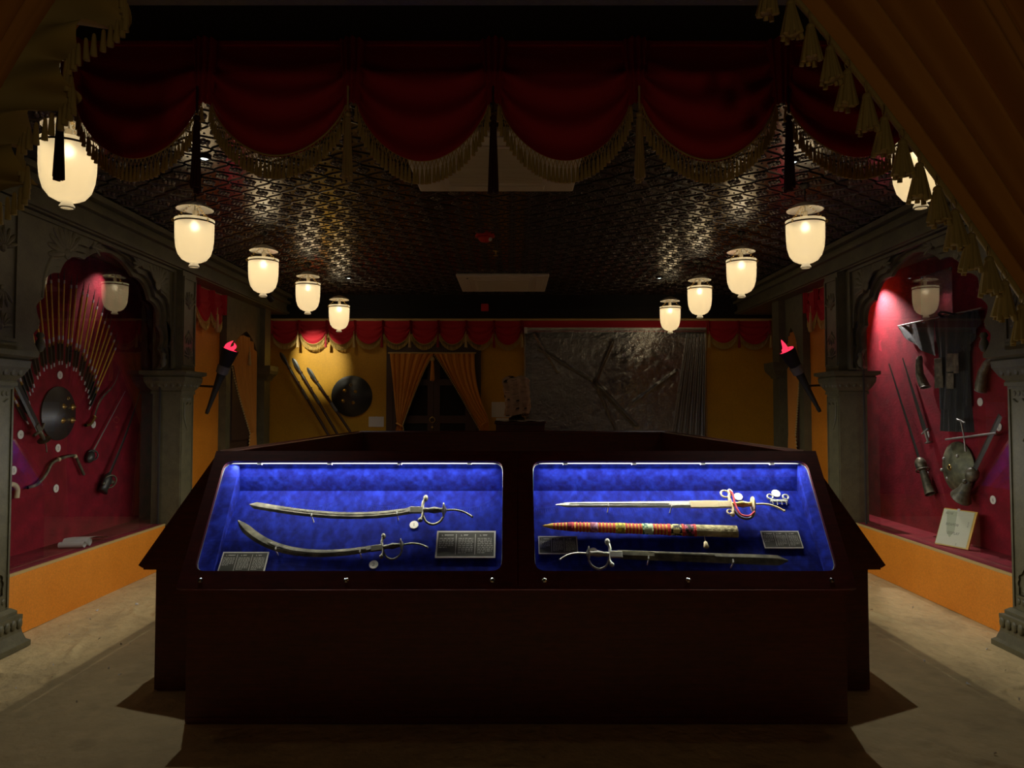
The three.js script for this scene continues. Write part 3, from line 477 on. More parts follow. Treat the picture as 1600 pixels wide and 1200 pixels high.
{
  // 1: slightly curved sabre
  let t = bedGroup('sabre', 'slender dark curved sabre above the number one disc on blue velvet', 'sword', -0.426, 0.380, 0.05, 0);
  const c1 = sample(26, (u) => [-0.055 - 0.787 * u, 0.033 * u * u - 0.036 * Math.sin(PI * Math.pow(u, 0.8))]), w1 = sample(26, (u) => (u > 0.96 ? 0.019 * (1 - (u - 0.96) / 0.041) : 0.0195));
  part('blade', [bladeGeo(c1, w1, 0.004)], M.oldSteel, t);
  const gr = sample(14, (u) => { const q = c1[Math.round(lerp(1, 20, u))]; return V(q[0], q[1] + 0.0105, 0.0042); });
  part('fuller', [tube(gr, 0.0012, 14, 4)], M.steel, t); hilt(t, 1.05);
  // 2: strongly curved sabre
  t = bedGroup('sabre', 'deeply curved broad sabre above the number two disc on blue velvet', 'sword', -0.594, 0.179, 0.05, 0.15);
  const c2 = sample(30, (u) => [-0.055 - 0.618 * u + 0.0 * u * u, -0.14 * u + 0.18 * u * u + 0.108 * u ** 5 + 0.149 * (0.05 + 0.651 * u) - 0.006]), w2 = sample(30, (u) => (u > 0.93 ? 0.022 * Math.sqrt(Math.max(0.02, 1 - (u - 0.93) / 0.07)) : lerp(0.017, 0.023, u)));
  part('blade', [bladeGeo(c2, w2, 0.004)], M.oldSteel, t);
  for (const o of [0.008, 0.002]) part('fuller', [tube(sample(18, (u) => { const q = c2[Math.round(lerp(1, 22, u))]; return V(q[0], q[1] + o, 0.0044); }), 0.0012, 20, 4)], M.steel, t);
  hilt(t, 0.9);
  // straight sword with red corded hilt
  t = bedGroup('straight_sword', 'straight steel sword with red cord round its brass hilt', 'sword', 1.059, 0.413, 0.05, 0.004);
  const c3 = sample(16, (u) => [-0.055 - 0.794 * u, 0]), w3 = sample(16, (u) => (u > 0.94 ? 0.014 * Math.sqrt(Math.max(0.02, 1 - (u - 0.94) / 0.06)) : lerp(0.0215, 0.0145, u)));
  part('blade', [bladeGeo(c3, w3, 0.004)], M.steel, t); part('fuller', [rod([-0.3, 0.003, 0.004], [-0.78, 0.006, 0.004], 0.0014)], M.oldSteel, t);
  part('blade_collar', [rbox(0.16, 0.04, 0.011, 0.003, -0.12, 0, 0), xf(new THREE.TorusGeometry(0.02, 0.005, 6, 14), [-0.02, 0.06, 0]), xf(new THREE.TorusGeometry(0.012, 0.004, 6, 12), [-0.02, -0.045, 0.004])], M.ivory, t);
  hilt(t, 1.08, { metal: M.ivory, grip: M.brass, guard: M.oldSteel });
  // scabbard with coloured bands
  t = bedGroup('scabbard', 'embroidered scabbard with red and yellow stripes and bare pale end', 'scabbard', 0.605, 0.2885, 0.032, -0.034);
  const rr = (x) => (x < -0.3 ? 0.007 + 0.018 * Math.sqrt(clamp((x + 0.445) / 0.145, 0, 1)) : lerp(0.025, 0.031, (x + 0.3) / 0.75));
  const cone = (x0, x1, g = 0) => { const p = [], n = 5; for (let i = 0; i <= n; i++) { const x = lerp(x0, x1, i / n); p.push([rr(x) + g, x]); } return xf(xf(lathe([[0.001, x0], ...p, [0.001, x1]], 18), [0, 0, 0], [0, 0, -PI / 2]), [0, 0, 0], [0, 0, 0], [1, 1, 0.55]); };
  const yel = std(rgb(0.70, 0.42, 0.03), { roughness: 0.7 }), redB = std(rgb(0.58, 0.035, 0.02), { roughness: 0.7 }), bandT = (a, b, s) => std(rgb(1, 1, 1), { roughness: 0.7, map: tex(64, (u, v) => (fbm(u, v, 8, 3, s) > 0.5 ? a : b), true, 12) });
  part('tip', [cone(-0.445, -0.30), xf(lathe([[0.001, 0], [0.007, 0.012], [0.007, 0.02]], 10), [-0.462, 0, 0], [0, 0, -PI / 2], [1, 1, 0.6])], yel, t, 'yellow tapering tip');
  const segs = [[-0.41, -0.345, 0], [-0.32, -0.235, 0], [-0.195, -0.115, 0], [-0.07, 0.01, 0], [0.06, 0.13, 0]], bands = [[-0.345, -0.32, M.redTassel, 'pink band'], [-0.235, -0.20, bandT([0.75, 0.55, 0.68], [0.6, 0.3, 0.4], 201), 'pale mauve band'], [-0.115, -0.07, bandT([0.86, 0.78, 0.16], [0.55, 0.5, 0.1], 203), 'yellow patterned band'], [0.01, 0.06, bandT([0.8, 0.9, 0.7], [0.03, 0.36, 0.30], 205), 'green patterned band'], [0.135, 0.195, bandT([0.85, 0.8, 0.5], [0.03, 0.04, 0.04], 207), 'black and cream patterned band'], [0.205, 0.25, bandT([0.8, 0.35, 0.5], [0.2, 0.2, 0.16], 209), 'pink and green patterned band']];
  part('stripe_ground', [cone(-0.345, 0.255, -0.0012)], yel, t);
  for (const [a, b] of segs) for (let x = a; x < b; x += 0.0165) part('red_stripe', [cone(x, x + 0.0092, 0.0006)], redB, t);
  for (const [a, b, m, l] of bands) { part('band', [cone(a, b, 0.0012)], m, t, l); }
  for (const x of [0.13, 0.195, 0.25]) part('red_ring', [cone(x, x + 0.011, 0.003)], redB, t);
  part('bare_end', [mapped(cone(0.258, 0.455, 0.001), (x, y, z) => [x, y, z])], std(rgb(1, 1, 1), { map: patchT([0.55, 0.52, 0.36], [0.78, 0.74, 0.55], 211, 24), roughness: 0.9, bumpMap: velvetBump, bumpScale: 0.004 }), t, 'bare pale end');
  part('tassel', [lathe([[0.001, 0], [0.008, -0.004], [0.013, -0.03], [0.001, -0.03]], 10), rod([0, 0, 0], [0, 0.04, 0], 0.0015)].map((g) => xf(g, [0.295, -0.062, 0.006])), M.ivory, t);
  // straight broad sword along the lower edge
  t = bedGroup('broad_sword', 'long straight round-tipped sword lying along the bottom of the window', 'sword', 0.444, 0.143, 0.05, PI - 0.04);
  const c5 = sample(18, (u) => [-0.05 - 0.757 * u, 0]), w5 = sample(18, (u) => (u > 0.94 ? 0.026 * Math.sqrt(Math.max(0.03, 1 - (u - 0.94) / 0.06)) : lerp(0.022, 0.027, u)));
  part('blade', [bladeGeo(c5, w5, 0.0035)], M.oldSteel, t);
  part('blade_mount', [rbox(0.17, 0.028, 0.010, 0.003, -0.12, -0.008, 0), rbox(0.30, 0.010, 0.010, 0.002, -0.33, -0.014, 0)], M.oldSteel, t, 'pale pierced reinforcing strip');
  hilt(t, 1.0, { metal: M.steel, flip: true });
  // knuckle ring
  t = bedGroup('knuckle_ring', 'small steel knuckle weapon with two finger rings and four claws', 'weapon', 1.308, 0.468, 0.014, -0.02);
  part('bar', [rbox(0.085, 0.014, 0.012, 0.003, 0, -0.012, 0)], M.steel, t);
  for (const x of [-0.038, 0.038]) part('finger_ring', [xf(new THREE.TorusGeometry(0.0135, 0.0045, 8, 18), [x, 0.012, 0])], M.steel, t);
  for (let k = 0; k < 4; k++) part('claw', [rod([-0.033 + k * 0.022, -0.015, 0.004], [-0.033 + k * 0.022, -0.034, 0.0], 0.004, 0.002)], M.steel, t);
}
// acrylic pegs that carry the swords
for (const [x, v] of [[-0.953, 0.345], [-0.548, 0.355], [-1.083, 0.166], [-0.695, 0.152], [0.464, 0.400], [0.767, 0.398], [0.62, 0.118], [1.0, 0.102]]) {
  part('peg', [mapped(join([box(0.005, 0.005, 0.054, 0, 0, 0.027), box(0.005, 0.014, 0.004, 0, 0.006, 0.056)]), (a, b, c) => [x + a, 0.60 + (v + b) * Math.cos(BT) + c * Math.sin(BT), 0.37 - (v + b) * Math.sin(BT) + c * Math.cos(BT)])], M.white, frontCase, 'small white sword peg');
}
// numbered discs
const discTex = (n) => canvasTex(64, 64, (c) => { c.fillStyle = '#e8e4d4'; c.fillRect(0, 0, 64, 64); c.fillStyle = '#3a3a38'; c.font = '34px serif'; c.textAlign = 'center'; c.textBaseline = 'middle'; c.fillText(n, 32, 33); });
const discMats = {};
function discMesh(t, n, r) {
  const g = cyl(r, r, 0.004, 28, 0, 0, 0.002, [PI / 2, 0, 0]); part('disc_body', [g], M.white, t);
  const f = new THREE.CircleGeometry(r * 0.97, 28); f.translate(0, 0, 0.0045);
  part('disc_face', [f], (discMats[n] ??= std(rgb(1, 1, 1), { map: discTex(n), roughness: 0.6 })), t, n ? `printed number ${n}` : 'plain face', true);
}
for (const [n, x, v, l] of [['1', -0.469, 0.328, 'white disc marked 1 under the slender sabre hilt'], ['2', -0.634, 0.117, 'white disc marked 2 under the deeply curved sabre'], ['4', 1.118, 0.489, 'white disc beside the red corded hilt'], ['3', 1.309, 0.508, 'white disc above the small knuckle weapon'], ['5', 0.378, 0.183, 'white disc behind the grip of the round-tipped sword']]) discMesh(bedGroup('number_disc', l, 'disc', x, v, 0.001), n, 0.021);
// caption plates: three columns of small script that cannot be read
const plateTex = canvasTex(512, 256, (c, w, h) => {
  c.fillStyle = '#45453a'; c.fillRect(0, 0, w, h); c.strokeStyle = '#cfcdbf'; c.lineWidth = 14; c.strokeRect(7, 7, w - 14, h - 14);
  c.lineWidth = 5; for (const x of [170, 336]) { c.beginPath(); c.moveTo(x, 30); c.lineTo(x, 226); c.stroke(); }
  const r = rng(5); c.fillStyle = '#dedccb'; c.font = 'bold 20px serif';
  ['1.', '2.', '3.'].forEach((n, k) => {
    const x = 24 + k * 166; c.fillText(n, x + 18, 50);
    const word = (wx, wy, ww, hh) => { c.fillRect(wx, wy, ww, 3); for (let q = wx + 2; q < wx + ww - 3; q += 6) { c.fillRect(q, wy, 2.5, hh * (0.6 + 0.4 * r())); if (r() > 0.5) c.fillRect(q, wy + hh * 0.5, 5, 2); } };
    word(x + 44, 36, k ? 40 : 80, 14);
    for (let l = 0; l < (k ? 9 : 6); l++) { let q = x; const end = x + (l === (k ? 8 : 5) ? 70 : 120 + 14 * r()); while (q < end) { const ww = 12 + 20 * r(); word(q, 70 + l * 17, Math.min(ww, end - q), 9); q += ww + 6; } }
  });
});
const plateMat = std(rgb(1, 1, 1), { map: plateTex, roughness: 0.5 });
for (const [x, v, rz, k, l] of [[-0.216, 0.22, 0, 1.03, 'grey caption plate beside the curved sabre hilt'], [-1.232, 0.125, 0, 0.79, 'grey caption plate in the corner under the curved blade'], [0.215, 0.216, 0, 0.68, 'grey caption plate below the scabbard tip'], [1.268, 0.245, 0, 0.67, 'grey caption plate beyond the bare scabbard end']]) {
  const t = bedGroup('caption_plate', l, 'label', x, v, 0.002, rz), w = 0.27 * k, h = 0.138 * k;
  part('plate', [rbox(w, h, 0.006, 0.002, 0, 0, 0.003)], M.offWhite, t);
  const f = new THREE.PlaneGeometry(w, h); f.translate(0, 0, 0.0066); part('print', [f], plateMat, t, 'three columns of small white script', true);
}
// ---------- valances ----------
const fall = (u, side, drop) => side + (drop - side) * Math.pow(Math.max(0, Math.cos((u * PI) / 2)), 0.8);   // lower edge of a swag, u from -1 to 1
function swagGeo(w, side, drop, folds, deep, seed) {
  const r = rng(seed), ph = r() * 2, sk = (r() - 0.5) * 0.12;
  return surf((a, v) => {
    const u = a * 2 - 1, b = fall(u, side, drop), edge = Math.pow(Math.abs(u), 3), k = smoothstep(v, 0.12, 0.4);
    const fold = Math.sin((v * folds + ph + sk * u) * 2 * PI) * (0.55 + 0.45 * edge);
    const gather = 1 - 0.13 * edge * smoothstep(v, 0.0, 0.55);
    return [(u * w) / 2 * gather * (1 + 0.0 * v), -v * b, deep * (0.35 + 1.6 * v * (1 - 0.55 * v) * (1 - 0.75 * edge)) + deep * 0.42 * fold * k * (1 - 0.2 * edge)];
  }, 36, 40);
}
function fringeGeos(pts, len, w, seed, net = true, seg = 5) {             // tufts hung along a line of points, knotted net above
  const r = rng(seed), g = [], n = pts.length;
  for (let i = 0; i < n; i++) {
    const p = pts[i], h = net ? len * 0.34 : len * 0.06, dx = (r() - 0.5) * w * 0.6, dz = (r() - 0.5) * w, x = p.x + dx * 0.3, y = p.y - h;
    g.push(xf(lathe([[w * 0.12, 0], [w * 0.24, -len * 0.05], [w * 0.30, -len * 0.22], [w * (0.42 + 0.1 * r()), -(len - h)], [w * 0.05, -(len - h) * 0.97]], seg), [x, y, p.z + dz * 0.3], [dz * 4, r() * 3, dx * 6]));
    if (net) for (const j of [-1, 1]) { const q = pts[clamp(i + j, 0, n - 1)]; g.push(rod([x, y, p.z], [lerp(p.x, q.x, 0.55), lerp(p.y, q.y, 0.55), p.z], w * 0.075, w * 0.075, 4)); }
  }
  return g;
}
function tasselGeos(len, w, seed) {                                       // long hanging tassel: cord, knob, skirt of threads
  const r = rng(seed), g = [rod([0, 0, 0], [0, -len * 0.25, 0], w * 0.12), ball(w * 0.36, 0, -len * 0.30, 0, [1, 0.9, 1], 10, 8)];
  for (let i = 0; i < 9; i++) { const a = (i / 9) * 2 * PI, c = Math.cos(a), s = Math.sin(a), l = len * (0.94 + 0.06 * r()); g.push(rod([c * w * 0.2, -len * 0.34, s * w * 0.2], [c * w * 0.42, -l, s * w * 0.42], w * 0.13, w * 0.17, 5)); }
  g.push(xf(lathe([[w * 0.26, -len * 0.33], [w * 0.34, -len * 0.38], [w * 0.42, -len * 0.92], [0.001, -len * 0.93]], 12)));
  return g;
}
function valance(t, xs, top, side, drop, deep, fr, opt) {                 // xs: joints in the thing's own frame
  for (let i = 0; i < xs.length - 1; i++) {
    const w = xs[i + 1] - xs[i], c = (xs[i] + xs[i + 1]) / 2, d = drop * (1 + (hash(i, opt.seed, 3) - 0.5) * 0.06);
    part('swag', [xf(swagGeo(w * 1.08, side, d, opt.folds, deep, opt.seed + i), [c, top, 0.0])], M.redCloth, t, null, true);
    const n = Math.round((w * 1.35) / fr.pitch), pts = sample(n, (q) => { const u = q * 2 - 1, e = Math.pow(Math.abs(u), 3); return V(c + (u * w * 1.08 * (1 - 0.13 * e)) / 2, top - fall(u, side, d) + 0.004, deep * (0.35 + 0.72 * (1 - 0.75 * e))); });
    part('fringe', [fringeGeos(pts, fr.len, fr.w, opt.seed * 7 + i, fr.net !== false, fr.seg ?? 5), tube(pts.filter((_, k) => k % 2 === 0 || k === n - 1), fr.w * 0.22, n, 5)], M.gold, t, 'gold fringe');
  }
  xs.forEach((x, i) => {
    part('gather', [surf((a, v) => { const u = a * 2 - 1; return [x + u * opt.gw * (1 - 0.45 * v), top - v * side * 1.12, deep * (0.5 + 0.9 * Math.cos(u * 1.5)) + deep * 0.25 * Math.sin(u * 14)]; }, 20, 8)], M.redCloth, t, null, true);
    if (opt.tassel(i)) part('tassel', [xf(join(tasselGeos(opt.tl[i % 2], opt.tw, opt.seed + 50 + i)), [x, top - side * 0.92, deep * 2.2])], opt.tassel(i), t, i % 2 === opt.dark ? 'dark long tassel' : 'gold long tassel');
  });
}
{
  const t = thing('entrance_valance', 'deep red scalloped valance with gold fringe hung across the entrance', 'valance', [0, 0, -2.68]);
  const xs = [-1.665, -1.161, -0.605, -0.069, 0.469, 1.02, 1.575];
  valance(t, xs, 2.80, 0.225, 0.465, 0.045, { pitch: 0.0185, len: 0.088, w: 0.018 }, { folds: 3.2, seed: 11, gw: 0.055, tw: 0.036, tl: [0.36, 0.40], dark: 1, tassel: (i) => (i % 2 ? M.darkTassel : i === 0 ? M.darkTassel : M.goldTrim) });
  part('heading', [span(-2.3, 2.2, 2.785, 2.81, -0.02, 0.03)], M.redCloth, t);
  const b = thing('back_valance', 'red scalloped valance with gold fringe along the spears end of the back wall', 'valance', [0, 0, -BACK + 0.03]);
  const bx = sample(10, (q) => lerp(-3.17, 0.13, q));
  valance(b, bx, 2.575, 0.16, 0.315, 0.045, { pitch: 0.019, len: 0.078, w: 0.02, seg: 4 }, { folds: 3, seed: 31, gw: 0.02, tw: 0.034, tl: [0.22, 0.22], dark: 1, tassel: (i) => (i % 2 ? M.goldTrim : M.redTassel) });
  part('heading', [span(-3.24, 0.14, 2.57, 2.60, 0, 0.035)], M.goldTrim, b, 'gold braid heading');
  const b2 = thing('back_valance', 'plain red valance band with gold heading above the plastic sheet', 'valance', [0, 0, -BACK + 0.02]);
  part('band', [span(0.14, 2.57, 2.42, 2.575, 0.0, 0.012)], M.redCloth, b2); part('heading', [span(0.14, 2.57, 2.575, 2.60, 0, 0.03)], M.goldTrim, b2, 'gold braid heading');
  const b3 = thing('back_valance', 'short red scalloped valance past the plastic sheet in the corner', 'valance', [0, 0, -BACK + 0.03]);
  valance(b3, [2.59, 2.985, 3.40], 2.575, 0.16, 0.315, 0.030, { pitch: 0.019, len: 0.078, w: 0.02, seg: 4 }, { folds: 3, seed: 41, gw: 0.02, tw: 0.034, tl: [0.22, 0.22], dark: 1, tassel: (i) => (i === 1 ? M.redTassel : M.goldTrim) });
  part('heading', [span(2.575, 3.44, 2.57, 2.60, 0, 0.035)], M.goldTrim, b3, 'gold braid heading');
  for (const s of [-1, 1]) {                                              // short pieces on the orange side walls
    const v = thing('side_valance', s < 0 ? 'short bright red valance on the orange wall beside the arrow niche' : 'short bright red valance on the orange wall beside the mail shirt niche', 'valance', [s * 3.198, 0, -7.44], [0, s < 0 ? PI / 2 : -PI / 2, 0]);
    valance(v, s < 0 ? [-0.36, -0.02, 0.29] : [-0.14, 0.12, 0.42], 2.655, 0.2, 0.36, 0.05, { pitch: 0.019, len: 0.085, w: 0.022, seg: 4 }, { folds: 3, seed: 61 + s, gw: 0.03, tw: 0.035, tl: [0.22, 0.26], dark: 1, tassel: (i) => (i === 1 ? M.goldTrim : null) });
    part('heading', [span(s < 0 ? -0.4 : -0.15, s < 0 ? 0.3 : 0.45, 2.645, 2.675, 0, 0.04)], M.goldTrim, v, 'gold braid heading');
  }
}
// ---------- curtains ----------
// a curtain gathered to a tie: top runs from a to b, the cloth falls to the tie point and on down to the hem
function curtainPoint(o) {
  return (u, v) => {
    const tx = lerp(o.top[0][0], o.top[1][0], u), ty = lerp(o.top[0][1], o.top[1][1], u), tie = o.tie, k = v / o.at;
    const wave = Math.sin(u * o.pleats * 2 * PI + 1.3 * Math.sin(u * 7)) + 0.35 * Math.sin(u * o.pleats * 4.7 * PI + 2);
    if (v <= o.at) {
      const e = o.ease ? Math.pow(k, o.ease(u)) : k, x = lerp(tx, tie[0] + (u - 0.5) * o.tw, e), y = lerp(ty, tie[1] + (u - 0.5) * (o.tilt ?? 0), k);
      return [x, y, o.z + wave * o.amp * lerp(1, o.pinch ?? 0.35, k)];
    }
    const q = (v - o.at) / (1 - o.at);
    return [tie[0] + (u - 0.5) * lerp(o.tw, o.hem, Math.pow(q, 0.7)), lerp(tie[1] + (u - 0.5) * (o.tilt ?? 0), o.floor, q), o.z + wave * o.amp * lerp(o.pinch ?? 0.35, 0.7, q)];
  };
}
const edgeLine = (f, u, v0, v1, n) => sample(n, (q) => V(...f(u, lerp(v0, v1, q))));
const bigTassel = (() => { const g = [xf(new THREE.TorusGeometry(0.011, 0.002, 4, 10), [0, -0.011, 0], [0, 0, 0], [0.6, 1.3, 1]), ball(0.011, 0, -0.036, 0)]; for (let i = 0; i < 10; i++) { const a = i * 0.628; g.push(rod([0.007 * Math.cos(a), -0.042, 0.007 * Math.sin(a)], [0.024 * Math.cos(a), -0.118 - 0.006 * (i % 3), 0.024 * Math.sin(a)], 0.005, 0.0065, 5)); } g.push(lathe([[0.010, -0.04], [0.014, -0.055], [0.025, -0.116], [0.001, -0.116]], 12)); return join(g); })();
{
  // entrance curtains, tied far back to the sides
  const fR = curtainPoint({ top: [[0.53, 2.655], [1.93, 2.665]], tie: [1.94, 1.12], at: 0.7, tw: 0.34, tilt: 0.35, hem: 0.6, floor: 0.06, z: 0, pleats: 8.2, amp: 0.05, pinch: 0.42, ease: (u) => lerp(0.86, 1.0, u) });
  const r = thing('entrance_curtain', 'orange curtain swept aside with a row of separate gold tassels', 'curtain', [0, 0, -1.80]);
  part('drape', [surf(fR, 150, 90)], M.orangeCloth, r, null, true);
  const eR = edgeLine(fR, 0, 0.0, 0.66, 34);
  part('edge_braid', [tube(eR, 0.008, 60, 6)], M.gold, r);
  for (let i = 0; i < 27; i++) { const p = fR(0, 0.004 + i * 0.0245); part('tassel', [xf(bigTassel.clone(), [p[0] - 0.008, p[1] + 0.004, p[2] + 0.01], [0, i, (hash(i, 2, 7) - 0.5) * 0.2])], M.gold, r, i === 0 ? 'gold tassel on the curtain edge' : null); }
  part('tie_band', [xf(new THREE.TorusGeometry(0.17, 0.03, 8, 24), [1.95, 1.12, 0], [0, 0, 0.8], [1.15, 0.32, 0.6])], M.gold, r, 'gold tie band');
  const fL = curtainPoint({ top: [[-0.845, 2.655], [-1.94, 2.665]], tie: [-1.96, 1.12], at: 0.7, tw: -0.34, tilt: 0.3, hem: -0.6, floor: 0.06, z: 0, pleats: 6.2, amp: 0.05, pinch: 0.42, ease: (u) => lerp(0.7, 1.0, u) });
  const l = thing('entrance_curtain', 'orange curtain swept aside with a thick ruffled fringe edge', 'curtain', [0, 0, -1.80]);
  part('drape', [surf(fL, 150, 90)], M.orangeCloth, l, null, true);
  // thick ruffle sewn along the inner edge
  part('ruffle', [surf((a, v) => { const p = fL(0.06, 0.0 + a * 0.66), w = 0.16 * (0.85 + 0.2 * Math.sin(a * 47)); return [p[0] + v * w * 1.05, p[1] + 0.02 - v * w * 0.12 + 0.012 * v * Math.sin(a * 130), p[2] + 0.03 + v * 0.045 * Math.sin(a * 95 + v)]; }, 260, 8)], M.gold, l, 'ruffled gold-brown edge', true);
  const eL = sample(120, (q) => { const a = q, p = fL(0.06, a * 0.66), w = 0.16 * (0.85 + 0.2 * Math.sin(a * 47)); return V(p[0] + w * 1.05, p[1] + 0.02 - w * 0.12, p[2] + 0.03); });
  part('fringe', [fringeGeos(eL, 0.06, 0.018, 5, false, 6)], M.gold, l, 'gold fringe');
  part('tie_band', [xf(new THREE.TorusGeometry(0.17, 0.03, 8, 24), [-1.97, 1.12, 0], [0, 0, -0.8], [1.15, 0.32, 0.6])], M.gold, l, 'gold tie band');
  const rail = thing('curtain_rail', 'dark rail above the red valance that carries the entrance curtains', 'rail', [0, 0, -1.80]);
  part('rail', [xf(cyl(0.018, 0.018, 5.2, 12), [0, 2.71, 0], [0, 0, PI / 2])], M.iron, rail);
  part('rail_bracket', [rod([-2.4, 2.71, 0], [-2.4, 2.71, -0.08], 0.012), rod([2.4, 2.71, 0], [2.4, 2.71, -0.08], 0.012), rod([0, 2.71, 0], [0, 2.71, -0.08], 0.012)], M.iron, rail);
  // curtains in the side doorways
  for (const s of [-1, 1]) {
    const near = s < 0 ? 7.88 : 7.73, far = s < 0 ? 8.74 : 8.09, c = thing('door_curtain', s < 0 ? 'pale orange curtain in the doorway behind the torch near the spears' : 'pale orange curtain in the doorway behind the torch near the plastic sheet', 'curtain');
    const put = (f) => mapped(f, (x, y, z) => [s * (3.145 + z), y, -x]);
    const f1 = curtainPoint({ top: [[near + 0.01, 2.08], [far - 0.02, 2.12]], tie: [far - 0.10, 1.12], at: 0.55, tw: 0.16, hem: 0.34, floor: 0.03, z: 0, pleats: 6, amp: 0.018, pinch: 0.7, ease: (u) => lerp(1.25, 1, u) });
    const g = surf((u, v) => { const p = f1(u, v), q = (p[0] - near) / (far - near); return [p[0], v < 0.25 ? p[1] + 0.17 * Math.sin(PI * clamp(q, 0, 1)) * (1 - v / 0.25) : p[1], p[2]]; }, 90, 60);
    part('drape', [put(g)], M.orangeCloth, c, null, true);
    const e = edgeLine(f1, 0, 0.02, 1, 60); part('bead_edge', [put(join(e.map((p) => ball(0.011, p.x - 0.004, p.y, p.z, [1, 1.2, 1], 6, 5))))], M.goldTrim, c, 'pale bobble edging');
    part('cord_tassel', [put(join([xf(join(tasselGeos(0.22, 0.035, 5)), [far - 0.35, 2.14, -0.04])]))], M.goldTrim, c);
    part('curtain_rod', [put(rod([near, 2.10, 0.02], [far, 2.10, 0.02], 0.008))], M.iron, c);
  }
}
// ---------- torches ----------
M.flame = new THREE.MeshStandardMaterial({ color: rgb(0.5, 0.01, 0.02), emissive: rgb(1, 0.035, 0.09), emissiveIntensity: 1.3, side: THREE.DoubleSide });
M.stone = std(rgb(0.16, 0.15, 0.14), { roughness: 0.9 });
M.torch = std(rgb(0.018, 0.016, 0.013), { roughness: 0.75 });
for (const s of [-1, 1]) {
  const foot = s < 0 ? V(-3.006, 1.36, -7.0) : V(3.031, 1.38, -7.0), head = s < 0 ? V(-2.755, 1.99, -6.94) : V(2.69, 1.98, -6.94), len = foot.distanceTo(head);
  const t = thing('wall_torch', s < 0 ? 'black wall torch with a two-pointed red cloth flame' : 'black wall torch with a curling red cloth flame', 'torch', foot.toArray());
  const q = new THREE.Quaternion().setFromUnitVectors(V(0, 1, 0), head.clone().sub(foot).normalize()), turn = (g) => clean(g).applyQuaternion(q), L = len;
  part('handle', [turn(lathe([[0.001, 0], [0.016, 0], [0.02, 0.03], [0.018, 0.05], [0.032, L * 0.45], [0.045, L * 0.66], [0.001, L * 0.66]], 14))], M.torch, t);
  part('grey_band', [turn(lathe([[0.047, L * 0.62], [0.056, L * 0.63], [0.062, L * 0.74], [0.053, L * 0.75], [0.047, L * 0.62]], 16))], M.stone, t, 'grey wrapped band');
  part('cup', [turn(lathe([[0.05, L * 0.73], [0.062, L * 0.80], [0.082, L * 1.0], [0.074, L * 1.0], [0.05, L * 0.85], [0.001, L * 0.84]], 18))], M.torch, t);
  const fl = [];
  const tips = s < 0 ? [[-0.02, 0.10], [0.03, 0.085], [0.0, 0.03]] : [[0.01, 0.13], [-0.03, 0.05], [0.035, 0.035]];
  for (let k = 0; k < 3; k++) fl.push(surf((u, v) => { const a = u * 2 * PI, w = 0.034 * Math.pow(1 - v, 0.8) * (1 + 0.15 * Math.sin(a * 3)); return [tips[k][0] * v * (1 + Math.sin(v * 4)) + (k - 1) * 0.026 * (1 - v) + w * Math.cos(a), L * 0.985 + v * tips[k][1], w * Math.sin(a) + 0.01 * Math.sin(v * 6)]; }, 14, 10));
  fl.push(xf(new THREE.CircleGeometry(0.073, 18), [0, L * 0.985, 0], [-PI / 2, 0, 0]));
  part('flame_cloth', [turn(join(fl))], M.flame, t, 'glowing red cloth flame');
  const l = new THREE.PointLight(LIGHT.flame.color, LIGHT.flame.intensity); l.name = 'flame_light'; l.castShadow = true; const lp = V(0, L * 1.02, 0).applyQuaternion(q); l.position.copy(lp); t.add(l);
  const arm = V(0, L * 0.42, 0).applyQuaternion(q), wx = s * (3.19 - Math.abs(foot.x));
  part('bracket', [rod(arm.toArray(), [wx, arm.y + 0.015, arm.z - 0.1], 0.011), ball(0.02, ...arm.toArray()), ext(poly([[-0.02, -0.18], [0.02, -0.18], [0.024, 0.06], [0, 0.11], [-0.024, 0.06]]), 0.012)].map((g, i) => (i === 2 ? xf(g, [wx, arm.y, arm.z - 0.1], [0, PI / 2, 0]) : g)), M.iron, t);
}
// ---------- niches ----------
// wall frame of a niche: local x runs into the hall's depth for the arrow side (mirrored on the other), y up, z out of the velvet
function nicheThing(s, name, label, cat, d, y, z = 0, rot = 0, group) {   // z: distance off the velvet at 3.45
  const t = thing(name, label, cat, [s * (3.45 - z), y, -d], [0, s < 0 ? PI / 2 : -PI / 2, 0], group); t.rotateZ(rot); return t;   // local +x: deeper on the arrow side, nearer on the mail side
}
for (const s of [-1, 1]) {
  const t = struct(s < 0 ? 'window_1' : 'window_2', s < 0 ? 'large glass pane closing the arrow niche' : 'large glass pane closing the mail shirt niche', 'glass pane');
  part('glass', [xf(new THREE.PlaneGeometry(s < 0 ? 2.1 : 2.14, 2.24), [s * 3.125, 1.515, s < 0 ? -5.27 : -5.32], [0, PI / 2, 0])], M.pane, t);
  part('glass_edge', [span(s * 3.118, s * 3.132, 0.391, 2.63, -6.30, -6.315)], M.darkSteel, t);
}
